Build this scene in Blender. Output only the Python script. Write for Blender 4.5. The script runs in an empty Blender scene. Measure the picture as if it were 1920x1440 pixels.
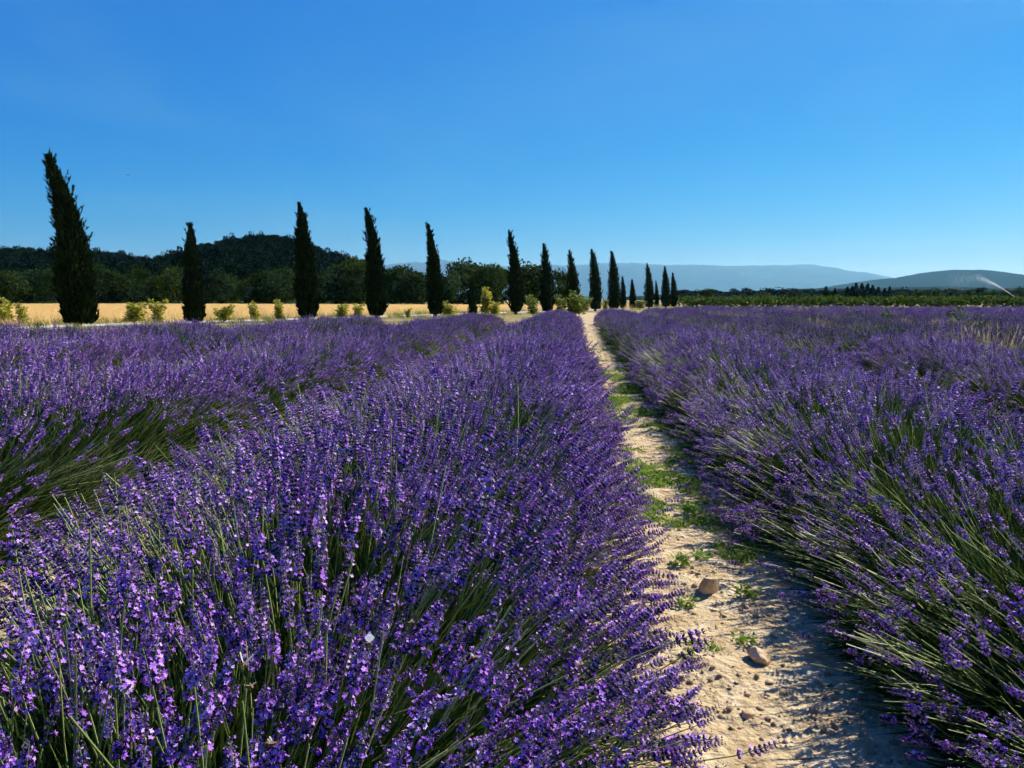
import bpy, math, random
import numpy as np
from mathutils import Vector, Matrix, Euler

rng = np.random.default_rng(7)
random.seed(7)
S = bpy.context.scene
COL = S.collection
R = math.radians

# ------------------------------------------------------------------ camera
CAM_H = 0.98
FPX = 1493.0                       # focal length in photo pixels (1920 wide)
YAW = math.atan(119 / FPX)         # rows (+Y) vanish right of the centre
PITCH = math.atan(158 / FPX)
cam_d = bpy.data.cameras.new("camera")
cam = bpy.data.objects.new("camera", cam_d)
COL.objects.link(cam)
cam.location = (0, 0, CAM_H)
cam.rotation_euler = (math.pi / 2 - PITCH, 0, YAW)
cam_d.sensor_width = 36.0
cam_d.lens = 36.0 * FPX / 1920.0
cam_d.clip_start = 0.05
cam_d.clip_end = 60000
S.camera = cam

# ------------------------------------------------------------------ light
SUN_AZ = R(47)      # to the right of +Y (clockwise seen from above)
SUN_EL = R(44)
w = bpy.data.worlds.new("World")
S.world = w
w.use_nodes = True
nt = w.node_tree
nt.nodes.clear()
out = nt.nodes.new("ShaderNodeOutputWorld")
bg = nt.nodes.new("ShaderNodeBackground")
sky = nt.nodes.new("ShaderNodeTexSky")
sky.sky_type = 'NISHITA'
sky.sun_disc = False
sky.sun_elevation = SUN_EL
sky.sun_rotation = SUN_AZ
sky.altitude = 300
sky.air_density = 1.0
sky.dust_density = 0.25
sky.ozone_density = 3.0
hsv = nt.nodes.new("ShaderNodeHueSaturation")
hsv.inputs["Hue"].default_value = 0.492
hsv.inputs["Saturation"].default_value = 1.32
hsv.inputs["Value"].default_value = 0.1
gam = nt.nodes.new("ShaderNodeGamma")
gam.inputs[1].default_value = 1.25
boost = nt.nodes.new("ShaderNodeVectorMath")
boost.operation = 'SCALE'
boost.inputs["Scale"].default_value = 1.5
nt.links.new(sky.outputs[0], hsv.inputs["Color"])
nt.links.new(hsv.outputs[0], gam.inputs[0])
nt.links.new(gam.outputs[0], boost.inputs[0])
sep = nt.nodes.new("ShaderNodeSeparateColor")
com = nt.nodes.new("ShaderNodeCombineColor")
nt.links.new(boost.outputs[0], sep.inputs[0])
for ch, (pw_, kk) in enumerate(((1.35, 0.25), (0.64, 0.49), (0.30, 0.92))):     # deep, clear summer blue
    m1 = nt.nodes.new("ShaderNodeMath"); m1.operation = 'POWER'; m1.inputs[1].default_value = pw_
    m2 = nt.nodes.new("ShaderNodeMath"); m2.operation = 'MULTIPLY'; m2.inputs[1].default_value = kk * 5.9
    nt.links.new(sep.outputs[ch], m1.inputs[0]); nt.links.new(m1.outputs[0], m2.inputs[0]); nt.links.new(m2.outputs[0], com.inputs[ch])
# thin high cirrus, the same all round the sky
tcw = nt.nodes.new("ShaderNodeTexCoord"); sxyz = nt.nodes.new("ShaderNodeSeparateXYZ")
nt.links.new(tcw.outputs["Generated"], sxyz.inputs[0])
addz = nt.nodes.new("ShaderNodeMath"); addz.operation = 'ADD'; addz.inputs[1].default_value = 0.12
nt.links.new(sxyz.outputs[2], addz.inputs[0])
mxz = nt.nodes.new("ShaderNodeMath"); mxz.operation = 'MAXIMUM'; mxz.inputs[1].default_value = 0.05
nt.links.new(addz.outputs[0], mxz.inputs[0])
inv = nt.nodes.new("ShaderNodeMath"); inv.operation = 'DIVIDE'; inv.inputs[0].default_value = 1.0
nt.links.new(mxz.outputs[0], inv.inputs[1])
scv = nt.nodes.new("ShaderNodeVectorMath"); scv.operation = 'SCALE'
nt.links.new(tcw.outputs["Generated"], scv.inputs[0]); nt.links.new(inv.outputs[0], scv.inputs["Scale"])
cn = nt.nodes.new("ShaderNodeTexNoise"); cn.inputs["Scale"].default_value = 0.55; cn.inputs["Detail"].default_value = 7; cn.inputs["Distortion"].default_value = 0.6
nt.links.new(scv.outputs[0], cn.inputs["Vector"])
cmr = nt.nodes.new("ShaderNodeMapRange"); cmr.interpolation_type = 'SMOOTHSTEP'
cmr.inputs[1].default_value = 0.42; cmr.inputs[2].default_value = 0.78; cmr.inputs[3].default_value = 0.0; cmr.inputs[4].default_value = 0.34
nt.links.new(cn.outputs["Fac"], cmr.inputs[0])
cmx = nt.nodes.new("ShaderNodeMix"); cmx.data_type = 'RGBA'
cmx.inputs[7].default_value = (1.0, 2.8, 4.6, 1)
nt.links.new(cmr.outputs[0], cmx.inputs[0]); nt.links.new(com.outputs[0], cmx.inputs[6])
nt.links.new(cmx.outputs[2], bg.inputs[0])
bg.inputs[1].default_value = 0.10
nt.links.new(bg.outputs[0], out.inputs[0])

sun_d = bpy.data.lights.new("sun", 'SUN')
sun_d.energy = 5.0
sun_d.angle = R(0.5)
sun_d.color = (1.0, 0.95, 0.86)
sun = bpy.data.objects.new("sun", sun_d)
COL.objects.link(sun)
sdir = Vector((math.sin(SUN_AZ) * math.cos(SUN_EL), math.cos(SUN_AZ) * math.cos(SUN_EL), math.sin(SUN_EL)))
sun.rotation_euler = sdir.to_track_quat('Z', 'Y').to_euler()
sun.location = (20, 20, 30)

S.view_settings.view_transform = 'Standard'
S.view_settings.look = 'None'
S.view_settings.exposure = 0.55
S.view_settings.gamma = 1.0
S.render.engine = 'CYCLES'
S.cycles.max_bounces = 4
S.cycles.diffuse_bounces = 1
S.cycles.glossy_bounces = 2
S.cycles.transmission_bounces = 3
S.cycles.volume_bounces = 0
S.cycles.use_denoising = True
S.cycles.denoiser = 'OPENIMAGEDENOISE'
S.cycles.denoising_input_passes = 'RGB_ALBEDO_NORMAL'
S.cycles.denoising_prefilter = 'ACCURATE'
S.cycles.use_light_tree = False
S.cycles.use_adaptive_sampling = True
S.cycles.adaptive_threshold = 0.045
S.cycles.adaptive_min_samples = 24
S.cycles.caustics_reflective = False
S.cycles.caustics_refractive = False

# ------------------------------------------------------------------ pixel helpers (layout only: world points from the photo)
CR = Euler((math.pi / 2 - PITCH, 0, YAW)).to_matrix()
def ray(x, y):
    return CR @ Vector(((x - 960) / FPX, -(y - 720) / FPX, -1.0))
def ground(x, y, z0=0.0):
    d = ray(x, y)
    t = (z0 - CAM_H) / d.z
    return Vector((d.x * t, d.y * t, z0))
FWD = Vector((-math.sin(YAW), math.cos(YAW), 0))
def atdepth(x, y, depth):
    d = ray(x, y)
    t = depth / (d.dot(FWD))
    return Vector((d.x * t, d.y * t, CAM_H + d.z * t))

# ------------------------------------------------------------------ object helpers
def link(o, parent=None):
    COL.objects.link(o)
    if parent is not None:
        o.parent = parent
    return o
def tag(o, label=None, cat=None, group=None, kind=None):
    if label: o["label"] = label
    if cat: o["category"] = cat
    if group: o["group"] = group
    if kind: o["kind"] = kind
    return o
def empty(name, loc, rz=0.0, scale=1.0):
    o = bpy.data.objects.new(name, None)
    o.empty_display_size = 0.1
    o.location = loc
    o.rotation_euler = (0, 0, rz)
    o.scale = (scale,) * 3
    return link(o)

class MB:
    """collects vertex/face blocks and builds one mesh"""
    def __init__(self):
        self.v, self.f, self.n = [], [], 0
    def add(self, V, F, m=0):
        V = np.asarray(V, dtype=np.float64).reshape(-1, 3)
        F = np.asarray(F, dtype=np.int64)
        self.v.append(V)
        self.f.append((F + self.n, m))
        self.n += len(V)
        return self
    def merge(self, other, M=None, t=None):
        for V in other.v:
            self.v.append((V @ M.T if M is not None else V) + (t if t is not None else 0))
        for F, m in other.f:
            self.f.append((F + self.n, m))
        self.n += other.n
        return self
    def mesh(self, name, mats, smooth=False):
        me = bpy.data.meshes.new(name)
        V = np.concatenate(self.v)
        me.vertices.add(len(V))
        me.vertices.foreach_set("co", V.astype(np.float32).ravel())
        loops = np.concatenate([F.ravel() for F, m in self.f])
        sizes = np.concatenate([np.full(len(F), F.shape[1]) for F, m in self.f])
        mi = np.concatenate([np.full(len(F), m) for F, m in self.f])
        me.loops.add(len(loops))
        me.loops.foreach_set("vertex_index", loops.astype(np.int32))
        me.polygons.add(len(sizes))
        st = np.concatenate([[0], np.cumsum(sizes)[:-1]])
        me.polygons.foreach_set("loop_start", st.astype(np.int32))
        for m in mats:
            me.materials.append(m)
        me.polygons.foreach_set("material_index", mi.astype(np.int32))
        if smooth:
            me.polygons.foreach_set("use_smooth", np.ones(len(sizes), dtype=bool))
        me.update(calc_edges=True)
        return me
    def build(self, name, mats, parent=None, smooth=False):
        o = bpy.data.objects.new(name, self.mesh(name, mats if isinstance(mats, (list, tuple)) else [mats], smooth))
        return link(o, parent)

def nrm(a):
    a = np.asarray(a, dtype=np.float64)
    return a / np.maximum(np.linalg.norm(a, axis=-1, keepdims=True), 1e-9)

def perp(D, spin=None):
    """unit vectors perpendicular to D"""
    D = nrm(D)
    ref = np.where(np.abs(D[:, 2:3]) < 0.9, np.array([[0, 0, 1.0]]), np.array([[1.0, 0, 0]]))
    U = nrm(np.cross(D, ref))
    W = np.cross(D, U)
    if spin is None:
        spin = rng.uniform(0, 2 * np.pi, len(D))
    return U * np.cos(spin)[:, None] + W * np.sin(spin)[:, None]

def leaves(mb, P, D, L, Wd, m=0, spin=None, fold=0.0):
    """rhombic leaves from P along D"""
    n = len(P)
    D = nrm(D)
    U = perp(D, spin)
    N = np.cross(D, U)
    L = np.broadcast_to(np.asarray(L, float), (n,))[:, None]
    Wd = np.broadcast_to(np.asarray(Wd, float), (n,))[:, None]
    mid = P + D * L * 0.45 - N * L * fold
    V = np.stack([P, mid + U * Wd, P + D * L, mid - U * Wd], 1).reshape(-1, 3)
    F = np.arange(n * 4).reshape(n, 4)
    if fold:
        F = np.concatenate([F[:, [0, 1, 2]], F[:, [0, 2, 3]]])
    mb.add(V, F, m)

def tube(mb, pts, rad, k=5, m=0, cap=True):
    pts = np.asarray(pts, float)
    n = len(pts)
    rad = np.broadcast_to(np.asarray(rad, float), (n,))
    T = nrm(np.gradient(pts, axis=0))
    ref = np.array([0.31, 0.95, 0.05]) if abs(T[0, 2]) > 0.7 else np.array([0.0, 0.0, 1.0])
    U = nrm(np.cross(T, ref)); W = np.cross(T, U)
    a = np.linspace(0, 2 * np.pi, k, endpoint=False)
    ring = (U[:, None] * np.cos(a)[None, :, None] + W[:, None] * np.sin(a)[None, :, None]) * rad[:, None, None] + pts[:, None]
    V = ring.reshape(-1, 3)
    F = []
    for i in range(n - 1):
        for j in range(k):
            F.append((i * k + j, i * k + (j + 1) % k, (i + 1) * k + (j + 1) % k, (i + 1) * k + j))
    mb.add(V, F, m)
    if cap:
        base = mb.n
        mb.add([pts[-1] + T[-1] * rad[-1]], np.zeros((0, 3), int), m)
        o = base - k
        mb.f.append((np.array([(o + j, o + (j + 1) % k, base) for j in range(k)]), m))

def vnoise(x, y, seed=0, scale=1.0):
    """smooth value noise in [-1,1]"""
    x = np.asarray(x, float) / scale; y = np.asarray(y, float) / scale
    xi = np.floor(x).astype(np.int64); yi = np.floor(y).astype(np.int64)
    fx = x - xi; fy = y - yi
    fx = fx * fx * (3 - 2 * fx); fy = fy * fy * (3 - 2 * fy)
    def h(a, b):
        k = (a * 374761393 + b * 668265263 + seed * 2147483647) & 0xFFFFFFFF
        k = ((k ^ (k >> 13)) * 1274126177) & 0xFFFFFFFF
        return ((k ^ (k >> 16)) & 0xFFFF) / 32767.5 - 1
    return (h(xi, yi) * (1 - fx) + h(xi + 1, yi) * fx) * (1 - fy) + (h(xi, yi + 1) * (1 - fx) + h(xi + 1, yi + 1) * fx) * fy
def fbm(x, y, seed=0, scale=1.0, o=4):
    s, a = 0, 1.0
    for i in range(o):
        s = s + a * vnoise(x, y, seed + i * 17, scale / 2 ** i); a *= 0.5
    return s

def rot_from(D, spin):
    """euler angles (XYZ) that carry +Z to D with a spin about it"""
    D = nrm(D)
    U = perp(D, spin); W = np.cross(D, U)
    M = np.stack([U, W, D], 2)           # columns
    b = np.arcsin(np.clip(-M[:, 2, 0], -1, 1))
    a = np.arctan2(M[:, 2, 1], M[:, 2, 2])
    c = np.arctan2(M[:, 1, 0], M[:, 0, 0])
    return np.stack([a, b, c], 1)

# ------------------------------------------------------------------ materials
MATS = {}
def mat(name, cols, rough=0.7, transl=0.0, tcol=None, noise=None, bump=None, island=True, spec=0.3, objrand=0.0):
    m = bpy.data.materials.new(name)
    m.use_nodes = True
    t = m.node_tree; t.nodes.clear()
    N = lambda k: t.nodes.new(k)
    o = N("ShaderNodeOutputMaterial"); p = N("ShaderNodeBsdfPrincipled")
    p.inputs["Roughness"].default_value = rough
    p.inputs["Specular IOR Level"].default_value = spec
    ramp = N("ShaderNodeValToRGB")
    els = ramp.color_ramp.elements
    for i, c in enumerate(cols):
        pos = i / max(1, len(cols) - 1)
        e = els[i] if i < 2 else els.new(pos)
        e.position = pos; e.color = (*c, 1)
    if len(cols) == 1: els[1].color = (*cols[0], 1)
    facs = []
    if noise:
        tc = N("ShaderNodeTexCoord"); nz = N("ShaderNodeTexNoise")
        nz.inputs["Scale"].default_value = noise; nz.inputs["Detail"].default_value = 6
        nz.inputs["Roughness"].default_value = 0.62
        t.links.new(tc.outputs["Object"], nz.inputs["Vector"])
        mr = N("ShaderNodeMapRange"); mr.inputs[1].default_value = 0.3; mr.inputs[2].default_value = 0.7
        t.links.new(nz.outputs["Fac"], mr.inputs[0]); facs.append(mr.outputs[0])
    if island:
        g = N("ShaderNodeNewGeometry"); facs.append(g.outputs["Random Per Island"])
    if objrand:
        oi = N("ShaderNodeObjectInfo"); facs.append(oi.outputs["Random"])
    if facs:
        cur = facs[0]
        for k, fk in enumerate(facs[1:]):
            mx = N("ShaderNodeMix"); mx.inputs[0].default_value = objrand if (objrand and k == len(facs) - 2) else 0.5
            t.links.new(cur, mx.inputs[2]); t.links.new(fk, mx.inputs[3]); cur = mx.outputs[0]
        t.links.new(cur, ramp.inputs[0])
    t.links.new(ramp.outputs[0], p.inputs["Base Color"])
    if bump:
        tc2 = N("ShaderNodeTexCoord"); nb = N("ShaderNodeTexNoise")
        nb.inputs["Scale"].default_value = bump[0]; nb.inputs["Detail"].default_value = 8
        t.links.new(tc2.outputs["Object"], nb.inputs["Vector"])
        bp = N("ShaderNodeBump"); bp.inputs["Strength"].default_value = bump[1]; bp.inputs["Distance"].default_value = bump[2]
        t.links.new(nb.outputs["Fac"], bp.inputs["Height"]); t.links.new(bp.outputs[0], p.inputs["Normal"])
    if transl > 0:
        tr = N("ShaderNodeBsdfTranslucent"); mx = N("ShaderNodeMixShader"); mx.inputs[0].default_value = transl
        if tcol:
            mc = N("ShaderNodeMix"); mc.data_type = 'RGBA'; mc.blend_type = 'MULTIPLY'; mc.inputs[0].default_value = 1
            t.links.new(ramp.outputs[0], mc.inputs[6]); mc.inputs[7].default_value = (*tcol, 1)
            t.links.new(mc.outputs[2], tr.inputs[0])
        else:
            t.links.new(ramp.outputs[0], tr.inputs[0])
        t.links.new(p.outputs[0], mx.inputs[1]); t.links.new(tr.outputs[0], mx.inputs[2]); t.links.new(mx.outputs[0], o.inputs[0])
    else:
        t.links.new(p.outputs[0], o.inputs[0])
    MATS[name] = m
    return m

M_stem = mat("stem", [(0.14, 0.21, 0.04), (0.30, 0.38, 0.10), (0.52, 0.57, 0.24)], 0.5, 0.25, objrand=0.6, spec=0.5)
M_calyx = mat("calyx", [(0.012, 0.005, 0.04), (0.03, 0.012, 0.09), (0.09, 0.05, 0.17), (0.46, 0.38, 0.50)], 0.6, 0.05, objrand=0.45)
M_petal = mat("petal", [(0.26, 0.055, 0.52), (0.53, 0.20, 0.84), (0.88, 0.64, 0.97)], 0.6, 0.15, objrand=0.4)
M_leafL = mat("lavender_leaf", [(0.016, 0.038, 0.005), (0.04, 0.08, 0.010), (0.10, 0.16, 0.024)], 0.6, 0.2)
M_core = mat("row_core", [(0.016, 0.018, 0.008), (0.03, 0.03, 0.014)], 0.95, noise=30, bump=(60, 0.8, 0.02), island=False)  # dark colour of the added light-blocking core in each row
M_soil = mat("soil", [(0.34, 0.235, 0.115), (0.53, 0.405, 0.225), (0.68, 0.565, 0.355)], 0.95, noise=9, bump=(38, 0.75, 0.03), island=False, spec=0.1)
M_ground = mat("dry_ground", [(0.13, 0.13, 0.035), (0.27, 0.22, 0.08), (0.42, 0.32, 0.13)], 0.95, noise=0.35, island=False, spec=0.1)
M_gravel = mat("gravel", [(0.48, 0.45, 0.40), (0.62, 0.59, 0.53)], 0.9, noise=3, bump=(20, 0.4, 0.05), island=False)
M_stone = mat("stone", [(0.44, 0.27, 0.13), (0.60, 0.44, 0.25), (0.74, 0.60, 0.40)], 0.85, noise=22, bump=(70, 0.5, 0.006), island=False)
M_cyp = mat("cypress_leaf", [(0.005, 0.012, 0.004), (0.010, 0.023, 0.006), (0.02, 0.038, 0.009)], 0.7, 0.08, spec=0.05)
M_bark = mat("bark", [(0.06, 0.045, 0.03), (0.12, 0.09, 0.065)], 0.95, noise=12, bump=(30, 0.7, 0.03), island=False)
M_tree = mat("tree_leaf", [(0.010, 0.026, 0.004), (0.02, 0.048, 0.006), (0.09, 0.13, 0.014)], 0.6, 0.32, objrand=0.3, spec=0.05)
M_pine = mat("pine_leaf", [(0.004, 0.011, 0.003), (0.009, 0.022, 0.005), (0.018, 0.035, 0.008)], 0.8, 0.05, objrand=0.4, spec=0.02)
M_shrub = mat("shrub_leaf", [(0.16, 0.18, 0.02), (0.34, 0.34, 0.03), (0.56, 0.50, 0.08)], 0.6, 0.5)
M_weed = mat("weed_leaf", [(0.10, 0.20, 0.02), (0.20, 0.34, 0.04), (0.34, 0.44, 0.08)], 0.55, 0.45)
M_straw = mat("straw", [(0.42, 0.30, 0.12), (0.60, 0.44, 0.19), (0.70, 0.56, 0.30)], 0.7, 0.3)
M_wheat = mat("wheat", [(0.80, 0.50, 0.16), (0.90, 0.65, 0.26), (0.92, 0.76, 0.40)], 0.7, 0.5, noise=0.12)
M_vine = mat("vine_leaf", [(0.03, 0.06, 0.008), (0.06, 0.115, 0.012), (0.11, 0.165, 0.02)], 0.55, 0.3, spec=0.05)
M_hill = mat("hill_cover", [(0.008, 0.018, 0.006), (0.022, 0.036, 0.012)], 0.95, noise=0.02, island=False, spec=0.0)
M_mount = mat("mountain_cover", [(0.015, 0.03, 0.015), (0.04, 0.05, 0.03)], 0.95, noise=0.002, island=False, spec=0.0)

# ------------------------------------------------------------------ geometry-node scatter for uncountable stuff
def scatter_group(name, meshes):
    g = bpy.data.node_groups.new(name, 'GeometryNodeTree')
    g.interface.new_socket("Geometry", in_out='INPUT', socket_type='NodeSocketGeometry')
    g.interface.new_socket("Geometry", in_out='OUTPUT', socket_type='NodeSocketGeometry')
    N = g.nodes.new
    gi, go = N("NodeGroupInput"), N("NodeGroupOutput")
    j = N("GeometryNodeJoinGeometry")
    for me in meshes:
        ob = bpy.data.objects.new(me.name, me)        # source shape, never linked to the scene
        oi = N("GeometryNodeObjectInfo"); oi.inputs[0].default_value = ob
        gti = N("GeometryNodeGeometryToInstance")
        g.links.new(oi.outputs["Geometry"], gti.inputs[0]); g.links.new(gti.outputs[0], j.inputs[0])
    iop = N("GeometryNodeInstanceOnPoints"); iop.inputs["Pick Instance"].default_value = True
    def attr(nm, ty):
        a = N("GeometryNodeInputNamedAttribute"); a.data_type = ty; a.inputs[0].default_value = nm
        return a.outputs[0]
    e2r = N("FunctionNodeEulerToRotation")
    g.links.new(attr("rot", 'FLOAT_VECTOR'), e2r.inputs[0])
    g.links.new(gi.outputs[0], iop.inputs["Points"]); g.links.new(j.outputs[0], iop.inputs["Instance"])
    g.links.new(attr("idx", 'INT'), iop.inputs["Instance Index"])
    g.links.new(e2r.outputs[0], iop.inputs["Rotation"]); g.links.new(attr("scl", 'FLOAT_VECTOR'), iop.inputs["Scale"])
    g.links.new(iop.outputs[0], go.inputs[0])
    return g, len(meshes)

def scatter(name, group, P, rot, scl, parent=None):
    g, k = group
    n = len(P)
    me = bpy.data.meshes.new(name)
    me.vertices.add(n)
    me.vertices.foreach_set("co", np.asarray(P, np.float32).ravel())
    scl = np.asarray(scl, float)
    if scl.ndim == 1: scl = np.repeat(scl[:, None], 3, 1)
    a = me.attributes.new("rot", 'FLOAT_VECTOR', 'POINT'); a.data.foreach_set("vector", np.asarray(rot, np.float32).ravel())
    a = me.attributes.new("scl", 'FLOAT_VECTOR', 'POINT'); a.data.foreach_set("vector", scl.astype(np.float32).ravel())
    a = me.attributes.new("idx", 'INT', 'POINT'); a.data.foreach_set("value", rng.integers(0, k, n).astype(np.int32))
    o = bpy.data.objects.new(name, me)
    link(o, parent)
    md = o.modifiers.new("scatter", 'NODES'); md.node_group = g
    o["kind"] = "stuff"
    return o

# ================================================================== THE SETTING
# ground: one graded sheet to the horizon
lines = np.array([0.0, 3, 6, 10, 16, 25, 40, 65, 100, 160, 260, 420, 700, 1200, 2100, 3800, 7000, 12000, 24500])
ax = np.concatenate([-lines[:0:-1], lines])
gx, gy = np.meshgrid(ax, ax, indexing='ij')
k = len(ax)
ii = np.arange(k * k).reshape(k, k)
quad = np.stack([ii[:-1, :-1], ii[1:, :-1], ii[1:, 1:], ii[:-1, 1:]], -1).reshape(-1, 4)
tag(MB().add(np.stack([gx, gy, np.full_like(gx, -0.012)], -1), quad).build("ground", M_ground), kind="structure")

def grid_sheet(name, xs, ys, zf, m, smooth=True):
    X, Y = np.meshgrid(xs, ys, indexing='ij')
    a, b = X.shape
    i2 = np.arange(a * b).reshape(a, b)
    q = np.stack([i2[:-1, :-1], i2[1:, :-1], i2[1:, 1:], i2[:-1, 1:]], -1).reshape(-1, 4)
    return MB().add(np.stack([X, Y, zf(X, Y)], -1), q).build(name, m, smooth=smooth)

PATH_X = 0.45
ROW_S = 2.1
ROW_C = -0.60          # centre of the row in front of the camera
ROW_A, ROW_B = 0.90, 0.575

def soil_z(X, Y):
    X = np.asarray(X, float); Y = np.asarray(Y, float)
    z = np.full(X.shape, 0.004)
    for k_, (ang, sc, am) in enumerate(((0.4, 0.45, 0.012), (1.3, 0.21, 0.007), (2.2, 0.10, 0.0035), (0.9, 0.05, 0.0030), (2.9, 0.024, 0.0024))):
        c_, s_ = math.cos(ang), math.sin(ang)
        z = z + am * vnoise(X * c_ - Y * s_ + 3.1 * k_, X * s_ + Y * c_ + 7.7 * k_, 3 + k_, sc)
    lumps = np.maximum(0, vnoise(X * 0.8 - Y * 0.6, X * 0.6 + Y * 0.8, 33, 0.09) - 0.35)
    return z + 0.018 * lumps
tag(grid_sheet("path", np.linspace(-0.35, 1.35, 150), np.concatenate([np.linspace(0.6, 7, 560), np.linspace(7.1, 20, 200), np.linspace(20.4, 60, 80)]), soil_z, M_soil), kind="structure")
tag(grid_sheet("field_soil", np.linspace(-16, -0.36, 40), np.linspace(-3, 28, 70), lambda X, Y: -0.004 + 0.006 * fbm(X, Y, 4, 1.2), M_soil), kind="structure")
tag(grid_sheet("field_soil", np.linspace(1.36, 40, 80), np.linspace(-3, 60, 120), lambda X, Y: -0.004 + 0.006 * fbm(X, Y, 5, 1.2), M_soil), kind="structure")

# gravel track beyond the cypresses
def strip(name, pts, width, z, m, kind="structure"):
    pts = np.asarray(pts, float)
    T = nrm(np.gradient(pts, axis=0)); Nn = np.stack([T[:, 1], -T[:, 0]], 1)
    a = pts + Nn * width / 2; b = pts - Nn * width / 2
    V = np.concatenate([np.c_[a, np.full(len(a), z)], np.c_[b, np.full(len(b), z)]])
    n = len(pts)
    F = [(i, i + 1, n + i + 1, n + i) for i in range(n - 1)]
    return tag(MB().add(V, F).build(name, m), kind=kind)

# cypress line: (photo x of base, photo y of base, photo x,y of tip, width px, lean)
CYP = [
    (147, 617, 90, 287, 76), (366, 609, 356, 416, 48), (577, 603, 561, 378, 46), (707, 599, 687, 388, 42),
    (816, 595, 802, 417, 34), (887, 598, 885, 520, 18), (967, 590, 954, 430, 31), (1026, 588, 1019, 455, 27),
    (1075, 585.5, 1067, 468, 26), (1116, 583.5, 1109, 465, 25), (1151, 582, 1147, 469, 24), (1168, 580, 1167, 517, 13),
    (1186, 580, 1185, 522, 13), (1217, 578.5, 1213, 492, 19), (1231, 577.5, 1230, 526, 9), (1248, 577.5, 1246, 498, 18), (1263, 577, 1261, 510, 15)]
TR0 = ground(147, 617); TR1 = ground(1116, 583.5)
tdir = (TR1 - TR0).normalized()
tn = Vector((-tdir.y, tdir.x, 0))
strip("gravel_track", [(TR0 + tdir * s + tn * 3.4).xy[:] for s in np.linspace(-25, 70, 40)], 2.4, 0.006, M_gravel)

# wheat field beyond the track
def wheat_poly():
    a = TR0 - tdir * 60 + tn * 5.2; b = TR1 + tdir * 30 + tn * 5.2
    return a, b
wa, wb = wheat_poly()
M_wsoil = mat("stubble_soil", [(0.78, 0.54, 0.20), (0.86, 0.67, 0.33)], 0.95, noise=0.3, island=False)
V = [wa[:], wb[:], (wb + tn * 90)[:], (wa + tn * 140)[:]]
V = [(x, y, 0.004) for x, y, z in V]
tag(MB().add(V, [(0, 1, 2, 3)]).build("wheat_field", M_wsoil), kind="structure")

# distant relief -----------------------------------------------------------------
def relief(name, sil, depth, back, front, m, rough, seed, nx=220, ny=40, ridge=0.0, smooth=True):
    """a real hill: its crest follows the skyline at the given distance"""
    xs = np.array([s[0] for s in sil], float); ys = np.array([s[1] for s in sil], float)
    px = np.linspace(xs[0], xs[-1], nx)
    py = np.interp(px, xs, ys)
    crest = np.array([atdepth(a, b, depth)[:] for a, b in zip(px, py)])
    v = np.linspace(-1, 1, ny)
    V = np.zeros((nx, ny, 3))
    for j, t in enumerate(v):
        off = (front if t < 0 else back) * t
        base = crest[:, :2] + np.array(FWD.xy)[None] * off
        fall = np.cos(t * np.pi / 2) ** 1.3 if t > 0 else (1 + t) ** 1.25
        hz = np.maximum(crest[:, 2], 0) * fall
        nz = fbm(base[:, 0], base[:, 1], seed, depth * 0.05, 5)
        hz = hz + (rough * nz + ridge * (0.5 - np.abs(nz))) * hz * min(1, 3.5 * abs(t))
        hz = hz + rough * 0.06 * crest[:, 2].max() * fbm(base[:, 0], base[:, 1], seed + 5, depth * 0.006, 2)
        V[:, j, :2] = base
        V[:, j, 2] = np.maximum(hz, -0.5) - (0.4 if abs(t) > 0.98 else 0)
    ii = np.arange(nx * ny).reshape(nx, ny)
    q = np.stack([ii[:-1, :-1], ii[1:, :-1], ii[1:, 1:], ii[:-1, 1:]], -1).reshape(-1, 4)
    o = MB().add(V, q).build(name, m, smooth=smooth)
    tag(o, kind="structure")
    return V

relief("mountain", [(300, 535), (520, 510), (680, 498), (730, 494), (790, 491), (832, 488), (880, 496), (940, 500), (1040, 498), (1110, 496), (1190, 493),
    (1250, 498), (1310, 496), (1360, 500), (1430, 499), (1530, 497), (1562, 501), (1600, 513), (1640, 528), (1700, 548)], 18000, 3500, 6000, M_mount, 0.22, 11, ridge=0.35)
relief("mountain", [(1520, 556), (1580, 530), (1618, 517), (1640, 513.5), (1658, 517), (1720, 530), (1800, 545)], 20500, 1500, 3600, M_mount, 0.2, 13, nx=80, ridge=0.2)
relief("hill", [(1470, 556), (1560, 540), (1600, 533), (1660, 524), (1720, 518), (1760, 510), (1800, 505.5), (1850, 506), (1890, 512), (1930, 518), (2040, 530), (2300, 552)],
       4600, 1100, 1600, M_hill, 0.14, 17, nx=300, ridge=0.2, smooth=False)
relief("hill", [(1180, 556), (1290, 549), (1380, 547), (1450, 544), (1540, 540), (1620, 541), (1700, 538), (1780, 537), (1860, 541), (1960, 540), (2150, 545)],
       2000, 400, 700, M_hill, 0.2, 19, nx=320, ridge=0.2, smooth=False)
HILL = relief("hill", [(-700, 548), (-400, 525), (-150, 505), (0, 498), (120, 495), (200, 504), (275, 526), (330, 518), (385, 494), (420, 478), (480, 470), (530, 473), (590, 494), (640, 510),
    (690, 526), (740, 542), (820, 553)], 290, 120, 110, M_hill, 0.10, 23, nx=160, ny=40)

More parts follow.
